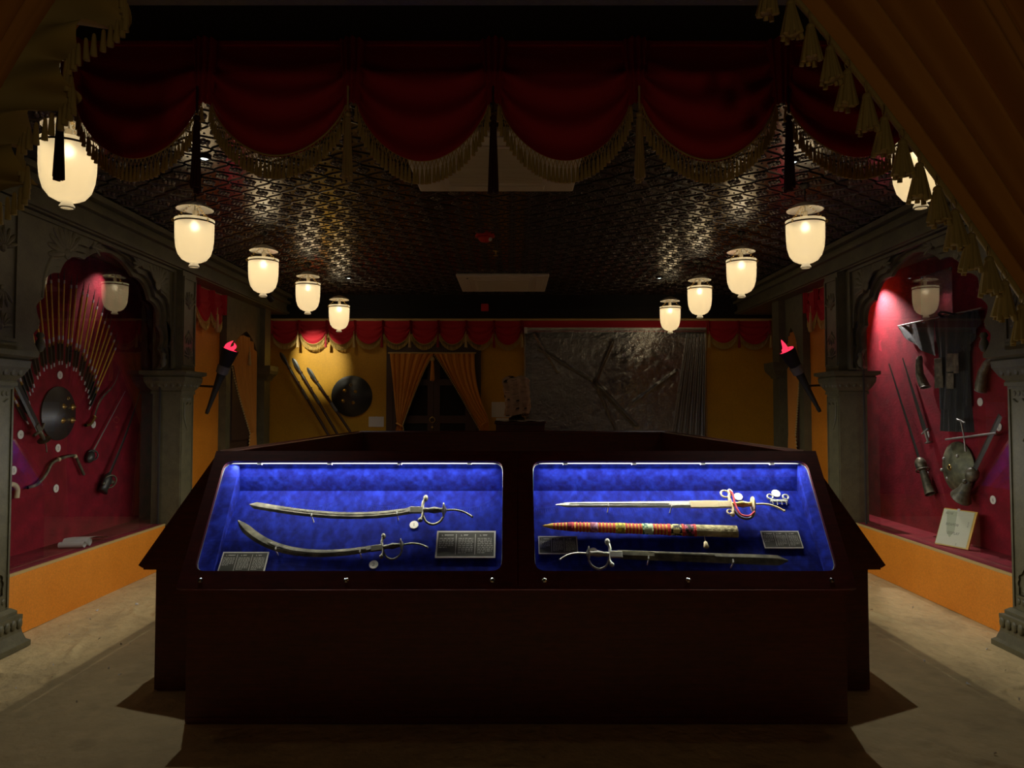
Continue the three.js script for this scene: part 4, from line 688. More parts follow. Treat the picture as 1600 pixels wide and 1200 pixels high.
// fan of arrows round the leather shield
{
  const C = [5.397, 1.371], N = 27, ones = ['first', 'second', 'third', 'fourth', 'fifth', 'sixth', 'seventh', 'eighth', 'ninth', 'tenth', 'eleventh', 'twelfth', 'thirteenth', 'fourteenth', 'fifteenth', 'sixteenth', 'seventeenth', 'eighteenth', 'nineteenth', 'twentieth'];
  const ordinal = (k) => ones[k] ?? `twenty-${ones[k - 20]}`;
  const shaft = join([rod([0, 0.16, 0], [0, 0.62, 0], 0.0064, 0.0064, 7), cyl(0.0076, 0.0076, 0.004, 7, 0, 0.33, 0), cyl(0.0074, 0.0074, 0.004, 7, 0, 0.5, 0)]), head = join([cyl(0.0012, 0.0045, 0.075, 6, 0, 0.70, 0), ball(0.006, 0, 0.662, 0, [0.8, 1.5, 0.8], 6, 5)]), ferr = cyl(0.0075, 0.0075, 0.026, 8, 0, 0.635, 0);
  const fl = join([0, 1, 2].map((k) => xf(ext(poly([[0.004, 0.035], [0.014, 0.045], [0.013, 0.165], [0.004, 0.19]]), 0.0012), [0, 0, 0], [0, k * 2.094, 0])).concat([rod([0, 0.02, 0], [0, 0.17, 0], 0.005, 0.005, 6)])), bandW = cyl(0.0078, 0.0078, 0.032, 8, 0, 0.205, 0), nock = cyl(0.006, 0.0052, 0.028, 8, 0, 0.014, 0);
  for (let i = 0; i < N; i++) {
    const pos = lerp(-100, 87, i / (N - 1)) * (PI / 180), dir = pos * 0.40, jit = (hash(i, 5, 1) - 0.5) * 0.03;
    const t = nicheThing(-1, 'arrow', `bamboo arrow, ${ordinal(N - 1 - i)} in the fan counted from the thin reverse-curved sword`, 'arrow', C[0] + 0.362 * Math.sin(pos), C[1] + 0.362 * Math.cos(pos) + jit, 0.024 + (i % 2) * 0.006, -dir, 'arrows fanned round the leather shield');
    part('shaft', [shaft.clone()], M.bamboo, t); part('arrowhead', [head.clone()], M.darkSteel, t); part('ferrule', [ferr.clone()], M.white, t, 'white ferrule'); part('fletching', [fl.clone()], M.feather, t); part('binding', [bandW.clone()], M.white, t, 'white binding'); part('nock', [nock.clone()], M.white, t);
  }
  const sh = nicheThing(-1, 'round_shield', 'round black leather shield with brass bosses below the arrow fan', 'shield', C[0], C[1], 0.002);
  part('dome', [xf(lathe([[0.001, 0.062], [0.06, 0.058], [0.12, 0.045], [0.175, 0.024], [0.198, 0.012], [0.203, 0.014], [0.205, 0.008], [0.2, 0.002], [0.001, 0.0]], 44), [0, 0, 0], [PI / 2, 0, 0])], M.leather, sh);
  const boss = (k) => xf(lathe([[0.001, 0.03 * k], [0.006 * k, 0.028 * k], [0.010 * k, 0.017 * k], [0.02 * k, 0.012 * k], [0.024 * k, 0.006 * k], [0.025 * k, 0], [0.001, 0]], 16), [0, 0, 0], [PI / 2, 0, 0]);
  for (const [x, y] of [[-0.052, 0.052], [0.062, 0.05], [-0.06, -0.052], [0.06, -0.052]]) part('boss', [xf(boss(1), [x + 0.04, y, 0.048])], M.brass, sh, 'brass boss');
  part('crescent', [xf(new THREE.TorusGeometry(0.012, 0.003, 6, 14), [0.055, 0.115, 0.045])], M.brass, sh);
}
// number discs in both niches
for (const [s, d, y, n, l] of [[-1, 5.409, 1.663, '1', 'small white disc above the leather shield'], [-1, 5.406, 1.109, '2', 'small white disc below the leather shield'], [-1, 5.394, 0.805, '3', 'small white disc below the curved bow'], [-1, 4.991, 1.225, '+', 'small white disc beside the heavy sword hilt'], [-1, 5.857, 1.279, '7', 'small white disc by the curved dagger grip'], [-1, 4.929, 0.98, '5', 'small white disc half hidden by the olive pillar'],
  [1, 5.23, 1.456, '', 'plain white disc beside the mail skirt'], [1, 5.036, 1.278, '5', 'white disc level with the steel bar near the pillar'], [1, 5.499, 0.706, '2', 'white disc marked 2 below the steel disc shield'], [1, 5.115, 0.754, '4', 'white disc marked 4 beside the bell gauntlet'], [1, 5.906, 1.188, '1', 'white disc against the small sword hilt'], [1, 5.93, 0.86, '', 'small white disc on the gauntlet sword']]) discMesh(nicheThing(s, 'number_disc', l, 'disc', d, y, 0.003), n, 0.031);

// blades on the arrow side
{
  const line = (d0, y0, d1, y1) => ({ L: Math.hypot(d1 - d0, y1 - y0), a: Math.atan2(y1 - y0, d1 - d0) });
  const place = (name, label, cat, h, tip, z = 0.03) => { const q = line(h[0], h[1], tip[0], tip[1]); return [nicheThing(-1, name, label, cat, h[0], h[1], z, q.a + PI), q.L]; };   // blade along local -x
  let [t, L] = place('curved_dagger', 'thin reverse-curved sword with a brass grip beside the shield', 'sword', [5.83, 1.34], [6.184, 1.757]);
  part('blade', [bladeGeo(sample(16, (u) => [-u * L, 0.03 * Math.sin(u * 2 * PI) * -1]), sample(16, (u) => 0.012 * (1 - 0.85 * u * u)), 0.003)], M.oldSteel, t);
  part('grip', [tube([[0, 0, 0], [0.05, 0.0, 0], [0.10, -0.02, 0], [0.13, -0.05, 0]], 0.013, 12, 7), ball(0.018, 0.0, 0, 0, [0.5, 1.3, 0.8])], M.brass, t);
  [t, L] = place('long_sword', 'thin straight sword with a basket hilt in the arrow niche', 'sword', [5.82, 1.06], [6.283, 1.564]);
  part('blade', [bladeGeo(sample(10, (u) => [-u * L, 0]), sample(10, (u) => 0.010 * (1 - 0.7 * u)), 0.003)], M.steel, t);
  part('basket', [ball(0.042, 0.06, 0, 0, [1.3, 1, 0.7], 12, 9), xf(new THREE.TorusGeometry(0.04, 0.006, 6, 18), [0.04, 0, 0.012], [0.6, 0.3, 0])], M.darkSteel, t); part('collar', [ball(0.014, 0, 0, 0)], M.steel, t);
  [t, L] = place('gauntlet_sword', 'dark gauntlet sword at the far edge of the arrow niche', 'sword', [6.02, 0.86], [6.49, 1.564], 0.055);
  part('blade', [bladeGeo(sample(12, (u) => [-u * L, 0.02 * Math.sin(u * PI)]), sample(12, (u) => 0.017 * (1 - 0.6 * u * u)), 0.003)], M.darkSteel, t);
  part('gauntlet', [xf(lathe([[0.02, 0], [0.045, 0.03], [0.05, 0.08], [0.042, 0.13], [0.05, 0.17], [0.001, 0.17]], 16), [0, 0, 0], [0, 0, -PI / 2], [1, 1, 0.6])], M.darkSteel, t);
  part('guard', [xf(new THREE.TorusGeometry(0.055, 0.007, 6, 18), [0.07, 0.01, 0.02], [0.3, 0.5, 0]), ball(0.02, 0.05, 0.06, 0.01), ball(0.015, 0.12, -0.05, 0.01)], M.oldSteel, t);
  [t, L] = place('heavy_sword', 'broad dark sword with a pierced hilt beside the olive pillar', 'sword', [5.10, 1.25], [4.82, 1.62], 0.065);
  part('blade', [bladeGeo(sample(8, (u) => [-u * L, 0]), sample(8, (u) => 0.03), 0.004)], M.darkSteel, t);
  part('hilt', [rbox(0.07, 0.045, 0.02, 0.006, -0.02, 0, 0), tube([[-0.01, 0.07, 0], [0.005, 0.03, 0], [0.0, -0.03, 0], [-0.01, -0.07, 0]], 0.011, 10, 6), xf(lathe([[0.012, 0], [0.018, 0.04], [0.012, 0.085]], 12), [0, 0, 0], [0, 0, -PI / 2]), xf(lathe([[0.001, 0.01], [0.045, 0.0], [0.045, -0.005], [0.001, -0.01]], 16), [0.09, 0, 0], [0, 0, -PI / 2])], M.oldSteel, t);
  part('pommel_spike', [tube([[0.09, 0, 0], [0.13, -0.005, 0], [0.18, -0.03, 0]], 0.005, 8, 5)], M.oldSteel, t);
  // recurved bow
  t = nicheThing(-1, 'recurved_bow', 'dark recurved bow below the leather shield', 'bow', 5.40, 0.9, 0.03);
  const bow = [[-0.36, -0.05, 0], [-0.27, -0.04, 0], [-0.17, 0.02, 0], [-0.10, 0.10, 0], [-0.02, 0.125, 0], [0.09, 0.14, 0], [0.18, 0.135, 0], [0.24, 0.06, 0], [0.30, -0.02, 0]];
  part('limb', [tube(bow, 0.012, 50, 7)], M.oldSteel, t); part('grip_binding', [ball(0.017, -0.02, 0.125, 0), ball(0.017, 0.18, 0.135, 0)], M.ivory, t);
  // pale dagger grip peeping out behind the pillar
  t = nicheThing(-1, 'dagger', 'pale ivory dagger grip peeping out beside the olive pillar', 'dagger', 4.90, 0.85, 0.03);
  part('grip', [tube([[-0.06, 0.04, 0], [0, 0.035, 0], [0.035, 0.0, 0], [0.03, -0.06, 0]], 0.018, 14, 7)], M.ivory, t); part('blade', [bladeGeo([[-0.06, 0.04], [-0.14, 0.05], [-0.22, 0.08]], [0.016, 0.013, 0.002], 0.003)], M.darkSteel, t);
  // rolled sheet on the ledge
  t = thing('paper_roll', 'loosely rolled white sheet on the ledge of the arrow niche', 'paper', [-3.20, 0.391, -5.25], [0, 0, 0]);
  const rollP = (a, r0) => { const r = r0 + 0.0022 * a; return [r * Math.cos(a), r0 + 0.015 + r * Math.sin(a)]; };
  const prof = []; for (let i = 0; i <= 40; i++) { const a = 5.2 + i * -0.22; prof.push([0.05 + 0.028 * Math.cos(a), 0.032 + 0.028 * Math.sin(a)]); }
  const sheet = (u) => { if (u < 0.28) { const a = u / 0.28 * 6.0 + 1.6; return [-0.045 + 0.021 * Math.cos(a), 0.0235 + 0.0215 * Math.sin(a)]; } if (u < 0.62) { const a = (u - 0.28) / 0.34 * 6.6 - 4.9; return [0.016 + 0.030 * Math.cos(-a), 0.0325 + 0.030 * Math.sin(-a)]; } const q = (u - 0.62) / 0.38; return [lerp(0.02, 0.30, q), lerp(0.061, 0.014, Math.pow(q, 1.3)) + 0.006 * Math.sin(q * PI)]; };
  part('sheet', [surf((u, v) => { const p = sheet(u); return [lerp(-0.09, 0.075, v), p[1], -p[0] - 0.03 * v]; }, 90, 4)], M.white, t, null, true);
}
// mail shirt and arms on the other side
{
  const mail = std(rgb(1, 1, 1), { roughness: 0.55, metalness: 0.5, map: tex(256, (u, v) => { const a = (u * 32) % 1 - 0.5, b = (v * 32 + (Math.floor(u * 32) % 2) * 0.5) % 1 - 0.5, r = Math.hypot(a, b), k = Math.abs(r - 0.33) < 0.14 ? 0.36 : 0.12; return [k * 0.95, k, k * 0.98]; }, true, 3), bumpMap: tex(256, (u, v) => { const a = (u * 32) % 1 - 0.5, b = (v * 32 + (Math.floor(u * 32) % 2) * 0.5) % 1 - 0.5, r = Math.hypot(a, b); return Math.exp(-(((r - 0.33) / 0.12) ** 2)); }, false, 3), bumpScale: 0.003 });
  let t = nicheThing(1, 'mail_shirt', 'dark steel mail shirt spread with both sleeves out', 'armour', 5.50, 2.13, 0.01);
  const cloth = (x0, x1, f, n, m) => surf(f, n, m);
  const body = surf((u, v) => { const w = lerp(0.255, 0.20, smoothstep(v, 0.1, 0.45)) * (1 - 0.12 * v), x = lerp(-w, w, u), split = 0.018 * smoothstep(v, 0.1, 1) * Math.sign(u - 0.5); return [x * 0.98 + split, -v * 0.72 + 0.012 * Math.sin(u * 22), 0.06 * Math.pow(Math.sin(PI * u), 0.7) + 0.014 * Math.sin(u * 26 + v * 2) * (0.3 + v)]; }, 70, 60);
  part('body', [body], mail, t);
  for (const e of [-1, 1]) part('sleeve', [surf((u, v) => { const x = e * lerp(0.2, e < 0 ? 0.72 : 0.35, u), dr = lerp(0.30, e < 0 ? 0.05 : 0.10, Math.pow(u, 1.3)); return [x, -v * dr - (0.0) * u, 0.035 + 0.012 * Math.sin(u * 14 + v * 3)]; }, 30, 20)], mail, t);
  part('hanger_bar', [rod([-0.74, 0.006, 0.035], [0.37, 0.006, 0.035], 0.007)], M.steel, t, 'steel hanging rod');
  for (const [x, y, w, h, b] of [[-0.10, -0.395, 0.10, 0.14, 0], [0.055, -0.37, 0.085, 0.14, 0], [0.135, -0.38, 0.06, 0.15, 0], [-0.10, -0.51, 0.11, 0.10, 0], [0.05, -0.51, 0.09, 0.12, 0]]) part('plate', [mapped(rbox(w, h, 0.006, 0.002, 0, 0, 0, 1), (a, c, d) => [x + a, y + c, 0.085 + d - a * a * 4])], M.oldSteel, t, 'grey steel plate');
  part('neck_opening', [xf(new THREE.TorusGeometry(0.07, 0.008, 6, 20), [0, -0.005, 0.05], [1.1, 0, 0])], mail, t);
  // skirt
  part('skirt', [surf((u, v) => [lerp(-0.17, 0.17, u) * (1 + 0.15 * v), -0.68 - v * 0.22, 0.045 * Math.pow(Math.sin(PI * u), 0.6) + 0.014 * Math.sin(u * 30)], 50, 14)], mail, t);
  // arm guards
  for (const [d, y, r, l, m] of [[5.90, 1.70, 0.30, 'pale tubular arm guard between the long blades and the mail shirt', 1], [5.11, 1.66, -0.5, 'pale arm guard half hidden by the pillar capital', 0.8]]) {
    t = nicheThing(1, 'arm_guard', l, 'armour', d, y, 0.05, r);
    part('tube', [mapped(lathe([[0.038, -0.13], [0.04, -0.1], [0.032, 0.0], [0.028, 0.08], [0.026, 0.12], [0.018, 0.14], [0.001, 0.146]], 18), (x, yy, z) => [x + 0.05 * (yy / 0.14) ** 2 - 0.02, yy, z])], M.oldSteel, t); part('rim', [xf(new THREE.TorusGeometry(0.038, 0.004, 6, 18), [0.02, -0.128, 0], [PI / 2, 0, 0])], M.steel, t);
  }
  const place = (name, label, h, tip, z = 0.035) => { const dx = -(tip[0] - h[0]), dy = tip[1] - h[1]; return [nicheThing(1, name, label, 'sword', h[0], h[1], z, Math.atan2(dy, dx) + PI), Math.hypot(dx, dy)]; };
  let L; [t, L] = place('gauntlet_sword', 'long gauntlet sword with a steel cuff left of the disc shield', [5.93, 0.98], [6.38, 1.814], 0.06);
  part('blade', [bladeGeo(sample(12, (u) => [-u * L, 0]), sample(12, (u) => 0.018 * (1 - 0.5 * u * u)), 0.003)], M.darkSteel, t);
  part('hand_guard', [ball(0.055, 0.04, 0, 0, [1.2, 0.9, 0.8], 14, 10), xf(new THREE.TorusGeometry(0.05, 0.006, 6, 18), [0.09, 0, 0], [0, PI / 2, 0])], M.oldSteel, t);
  part('cuff', [xf(lathe([[0.036, 0], [0.038, 0.06], [0.046, 0.15], [0.052, 0.20], [0.048, 0.2], [0.036, 0.06]], 18), [0.10, 0, 0], [0, 0, -PI / 2], [1, 1, 0.7])], M.oldSteel, t);
  [t, L] = place('long_sword', 'dark broad-bladed sword with a small bright hilt beside the mail shirt', [5.885, 1.22], [6.20, 1.85]);
  part('blade', [bladeGeo(sample(10, (u) => [-u * L, 0]), sample(10, (u) => lerp(0.03, 0.008, u)), 0.004)], M.darkSteel, t);
  part('hilt', [tube([[0, 0.05, 0], [0, 0, 0], [0, -0.05, 0]], 0.008, 8, 6), rod([0, 0, 0], [0.09, 0, 0], 0.012), xf(lathe([[0.001, 0.006], [0.03, 0], [0.001, -0.006]], 14), [0.10, 0, 0], [0, 0, -PI / 2])], M.steel, t);
  [t, L] = place('bell_gauntlet_sword', 'gauntlet sword with a flared bell cuff near the pillar', [5.20, 0.95], [4.90, 1.36], 0.085);
  part('blade', [bladeGeo(sample(8, (u) => [-u * L, 0]), sample(8, (u) => 0.024), 0.003)], M.darkSteel, t);
  part('hand_guard', [ball(0.05, 0.03, 0, 0, [1.2, 1, 0.9], 14, 10), ball(0.018, 0.10, 0.0, 0.03)], M.oldSteel, t);
  part('bell_cuff', [xf(lathe([[0.03, 0], [0.04, 0.05], [0.055, 0.12], [0.085, 0.18], [0.082, 0.186], [0.05, 0.12], [0.03, 0.02]], 22), [0.08, 0, 0], [0, 0, -PI / 2], [1, 1, 0.8])], M.oldSteel, t);
  // light sword hilt and long rod
  t = nicheThing(1, 'steel_mace', 'thin steel rod weapon lying level behind the disc shield top', 'mace', 5.28, 1.19, 0.10, 0.05);
  part('shaft', [rod([-0.22, -0.01, 0], [0.36, 0.03, 0], 0.008)], M.steel, t); part('cross_guard', [tube([[-0.03, 0.14, 0], [0.0, 0.02, 0], [0.01, -0.10, 0]], 0.006, 10, 5), tube([[-0.07, 0.14, 0], [-0.03, 0.13, 0], [0.02, 0.11, 0]], 0.008, 10, 5)], M.steel, t);
  t = nicheThing(1, 'disc_shield', 'mottled steel disc shield under the mail shirt', 'shield', 5.49, 0.955, 0.012, 0);
  part('dome', [xf(lathe([[0.001, 0.07], [0.06, 0.066], [0.13, 0.046], [0.185, 0.014], [0.198, 0.006], [0.2, 0.0], [0.001, 0]], 40), [0, 0, 0], [PI / 2, 0, 0])], std(rgb(1, 1, 1), { map: patchT([0.30, 0.31, 0.24], [0.55, 0.55, 0.42], 331, 16), roughness: 0.5, metalness: 0.5 }), t);
  for (const [x, y] of [[-0.10, 0.06], [-0.13, -0.03], [-0.06, -0.09], [0.07, 0.09]]) part('stud', [ball(0.014, x, y, 0.05)], M.steel, t);
  part('centre_ring', [xf(new THREE.TorusGeometry(0.018, 0.006, 6, 16), [0, 0.0, 0.07])], M.brass, t); part('centre_hole', [ball(0.012, 0, 0, 0.069, [1, 1, 0.4])], M.black, t);
  // acrylic backing sheet behind the collar
  t = nicheThing(1, 'acrylic_sheet', 'clear acrylic sheet standing behind the mail shirt collar', 'acrylic sheet', 5.70, 2.33, 0.03);
  part('sheet', [box(0.42, 0.36, 0.004)], phy(rgb(0.85, 0.92, 0.9), { transmission: 0.9, thickness: 0, roughness: 0.08 }), t); part('corner_clip', [box(0.02, 0.02, 0.01, 0.2, 0.17, 0.0), box(0.02, 0.02, 0.01, -0.2, 0.17, 0.0)], M.steel, t);
  // handwritten board leaning on the ledge
  t = thing('handwritten_board', 'board with a handwritten sheet leaning on the mail shirt niche ledge', 'sign', [3.215, 0.391, -5.25], [0, -PI / 2 + 0.38, 0]);
  const note = canvasTex(512, 512, (c, w, h) => { c.fillStyle = '#d3d6ba'; c.fillRect(0, 0, w, h); c.strokeStyle = '#c2bf7a'; c.lineWidth = 16; c.strokeRect(0, 0, w, h); c.fillStyle = 'rgba(168,176,146,0.85)'; c.beginPath(); c.moveTo(60, 20); c.lineTo(230, 20); c.lineTo(265, 300); c.lineTo(210, 400); c.lineTo(140, 330); c.closePath(); c.fill(); c.fillStyle = '#4c5044'; c.font = 'italic 44px sans-serif'; c.fillText('NICHE', 44, 74); c.font = 'italic 52px sans-serif'; c.fillText('WEAPON', 90, 232); c.fillText('DISPLAY', 150, 350); c.save(); c.translate(440, 150); c.rotate(PI / 2); c.font = '30px sans-serif'; c.fillText('A C D', 0, 0); c.restore(); c.font = '34px sans-serif'; c.fillText('Z', 330, 490); });
  const lean = (g) => xf(join([g]), [0, 0.005, 0.0], [-0.40, 0, 0]);
  part('board', [lean(box(0.255, 0.285, 0.012, 0.004, 0.143, -0.007))], M.bamboo, t);
  const nf = new THREE.PlaneGeometry(0.243, 0.275); nf.translate(-0.005, 0.143, 0.0); part('sheet', [lean(nf)], std(rgb(1, 1, 1), { map: note, roughness: 0.8 }), t, 'handwritten words on a pale sheet', true);
  part('tape', [lean(box(0.02, 0.02, 0.002, -0.01, 0.282, 0.001))], M.white, t);
}
// ---------- back wall ----------
const BZ = -BACK;
for (const [x0, y0, x1, y1, l, tipL] of [[-3.047, 2.155, -2.36, 1.0, 'spear with the broadest head, first from the corner pilaster', 0.22], [-2.885, 2.078, -2.235, 1.0, 'middle spear of the three crossing the yellow wall', 0.20], [-2.688, 1.951, -2.04, 1.0, 'spear nearest the round black shield on the yellow wall', 0.20]]) {
  const a = Math.atan2(y1 - y0, x1 - x0), k = 1.78, L = Math.hypot(x1 - x0, y1 - y0) * k, t = thing('spear', l, 'spear', [x0, y0, BZ + 0.09], [0, 0, 0], 'spears on the yellow wall'); t.rotation.z = a;   // runs on downwards to the floor
  const foot = Math.min(L, (y0 - 0.05) / Math.abs(Math.sin(a)));
  part('shaft', [rod([tipL, 0, 0], [foot, 0, 0], 0.017, 0.017, 10)], M.darkWood, t);
  part('spearhead', [bladeGeo(sample(12, (u) => [u * tipL, 0]), sample(12, (u) => 0.004 + 0.026 * Math.sin(Math.pow(u, 0.7) * PI * 0.92)), 0.008)], M.darkSteel, t);
  part('socket', [rod([tipL - 0.02, 0, 0], [tipL + 0.12, 0, 0], 0.014, 0.02, 10), xf(new THREE.TorusGeometry(0.02, 0.006, 6, 14), [tipL + 0.03, 0, 0], [0, PI / 2, 0])], M.darkSteel, t);
  part('grip_binding', [rod([tipL + 0.36, 0, 0], [tipL + 0.50, 0, 0], 0.021, 0.021, 10)], M.stone, t, 'pale grip binding');
  part('wall_hook', [rod([0.45, 0, 0], [0.45, 0, -0.09], 0.008), rod([foot * 0.8, 0, 0], [foot * 0.8, 0, -0.09], 0.008)], M.iron, t);
}
{
  let t = thing('black_shield', 'large glossy black round shield with four small brass bosses on the yellow wall', 'shield', [-2.117, 1.578, BZ + 0.002]);
  part('dome', [xf(lathe([[0.001, 0.10], [0.08, 0.094], [0.16, 0.072], [0.23, 0.036], [0.262, 0.014], [0.268, 0.018], [0.271, 0.010], [0.265, 0.002], [0.001, 0]], 48), [0, 0, 0], [PI / 2, 0, 0])], M.leather, t);
  const boss = xf(lathe([[0.001, 0.03], [0.008, 0.027], [0.014, 0.014], [0.024, 0.008], [0.026, 0.002], [0.026, -0.01], [0.001, -0.01]], 16), [0, 0, 0], [PI / 2, 0, 0]);
  for (const [x, y] of [[-0.075, 0.07], [0.062, 0.055], [-0.095, -0.066], [0.035, -0.083]]) part('boss', [xf(boss.clone(), [x, y, 0.083])], M.brass, t, 'brass boss');
  part('crescent', [xf(new THREE.TorusGeometry(0.016, 0.004, 6, 14), [0.0, 0.145, 0.078])], M.brass, t);
  for (const [x, y, w, h, l] of [[-1.793, 1.24, 0.20, 0.135, 'blank white card beside the black shield'], [-0.14, 1.40, 0.26, 0.20, 'upper blank white sheet beside the doorway'], [-0.11, 1.20, 0.20, 0.18, 'lower blank white sheet beside the doorway']]) { t = thing('wall_card', l, 'card', [x, y, BZ + 0.004]); part('card', [box(w, h, 0.004)], M.offWhite, t); part('tape', [box(0.03, 0.012, 0.001, 0, h / 2 - 0.004, 0.0025)], M.white, t); }
  t = thing('pink_notice', 'small pink notice beside the curtained doorway', 'card', [-0.40, 1.22, BZ + 0.05]); part('card', [box(0.10, 0.13, 0.004)], std(rgb(0.45, 0.08, 0.07)), t); part('tape', [box(0.02, 0.01, 0.09, 0, 0.06, -0.045)], M.white, t);
}
{
  const t = struct('door_3', 'dark wooden double door behind the tied orange curtains', 'door');
  part('door_casing', [span(-1.655, -1.53, 0, 2.3, BZ, BZ + 0.05), span(-0.535, -0.41, 0, 2.3, BZ, BZ + 0.05), span(-1.655, -0.41, 2.16, 2.3, BZ, BZ + 0.055), span(-1.60, -1.57, 0, 2.2, BZ + 0.05, BZ + 0.062), span(-0.50, -0.47, 0, 2.2, BZ + 0.05, BZ + 0.062)], M.darkWood, t);
  for (const [a, b] of [[-1.53, -1.035], [-1.03, -0.535]]) {
    const leaf = part('door_leaf', [span(a, a + 0.08, 0, 2.16, BZ, BZ + 0.03), span(b - 0.08, b, 0, 2.16, BZ, BZ + 0.03), ...[[0, 0.15], [0.62, 0.72], [1.22, 1.32], [1.72, 1.8], [2.06, 2.16]].map(([y0, y1]) => span(a + 0.08, b - 0.08, y0, y1, BZ, BZ + 0.03))], M.darkWood, t);
    for (const [y0, y1] of [[0.15, 0.62], [0.72, 1.22], [1.32, 1.72], [1.8, 2.06]]) part('door_panel', [span(a + 0.08, b - 0.08, y0, y1, BZ, BZ + 0.012)], M.black, leaf);
  }
  part('door_ring', [xf(new THREE.TorusGeometry(0.035, 0.006, 6, 20), [-1.049, 1.265, BZ + 0.045]), ball(0.014, -1.049, 1.302, BZ + 0.04)], M.brass, t, 'brass ring handle'); part('lock', [cyl(0.014, 0.014, 0.02, 12, -1.049, 1.17, BZ + 0.035, [PI / 2, 0, 0])], M.brass, t);
  for (const s of [-1, 1]) {
    const o = s < 0 ? { top: [[-1.025, 2.13], [-1.60, 2.13]], tie: [-1.465, 1.20], at: 0.5, tw: -0.07, hem: -0.26, floor: 0.03 } : { top: [[-1.02, 2.13], [-0.49, 2.13]], tie: [-0.36, 1.22], at: 0.5, tw: 0.09, hem: 0.26, tilt: 0.2, floor: 0.03 };
    const f = curtainPoint({ ...o, z: 0, pleats: 6.5, amp: 0.016, pinch: 0.5, ease: (u) => lerp(s < 0 ? 0.8 : 0.9, s < 0 ? 1 : 2.4, u) });
    const c = thing('door_curtain', s < 0 ? 'orange curtain of the end doorway tied back towards the black shield' : 'orange curtain of the end doorway tied back towards the white sheets', 'curtain', [0, 0, BZ + 0.13]);
    part('drape', [surf(f, 110, 80)], M.orangeCloth, c, null, true);
    const e = edgeLine(f, 0, 0.01, 0.98, 90); part('bobble_edge', [e.map((p, i) => ball(0.0085, p.x - s * 0.008, p.y - 0.004, p.z + 0.01, [0.9, 1.5, 0.9], 6, 5))], M.goldTrim, c, 'pale bobble edging');
    part('tie_band', [xf(new THREE.TorusGeometry(0.05, 0.012, 6, 18), [o.tie[0], o.tie[1], 0], [PI / 2 - 0.2, s * 0.5, 0], [0.9, 0.7, 1])], M.orangeCloth, c);
  }
  const r = thing('curtain_rod', 'thin gold rod across the end doorway', 'rod', [0, 0, BZ + 0.13]); part('rod', [rod([-1.62, 2.14, 0], [-0.47, 2.14, 0], 0.011)], M.goldTrim, r); part('rod_bracket', [rod([-1.6, 2.14, 0], [-1.6, 2.14, -0.085], 0.008), rod([-0.49, 2.14, 0], [-0.49, 2.14, -0.085], 0.008)], M.iron, r);
  const k = thing('hanging_tassel', 'long gold tassel hanging where the end doorway curtains part', 'tassel', [-1.035, 2.13, BZ + 0.17]); part('tassel', [tasselGeos(0.36, 0.055, 9)], M.orangeCloth, k); part('cord', [rod([0, 0.01, -0.04], [0, 0, 0], 0.004), ball(0.03, 0, -0.075, 0)], M.goldTrim, k);
}
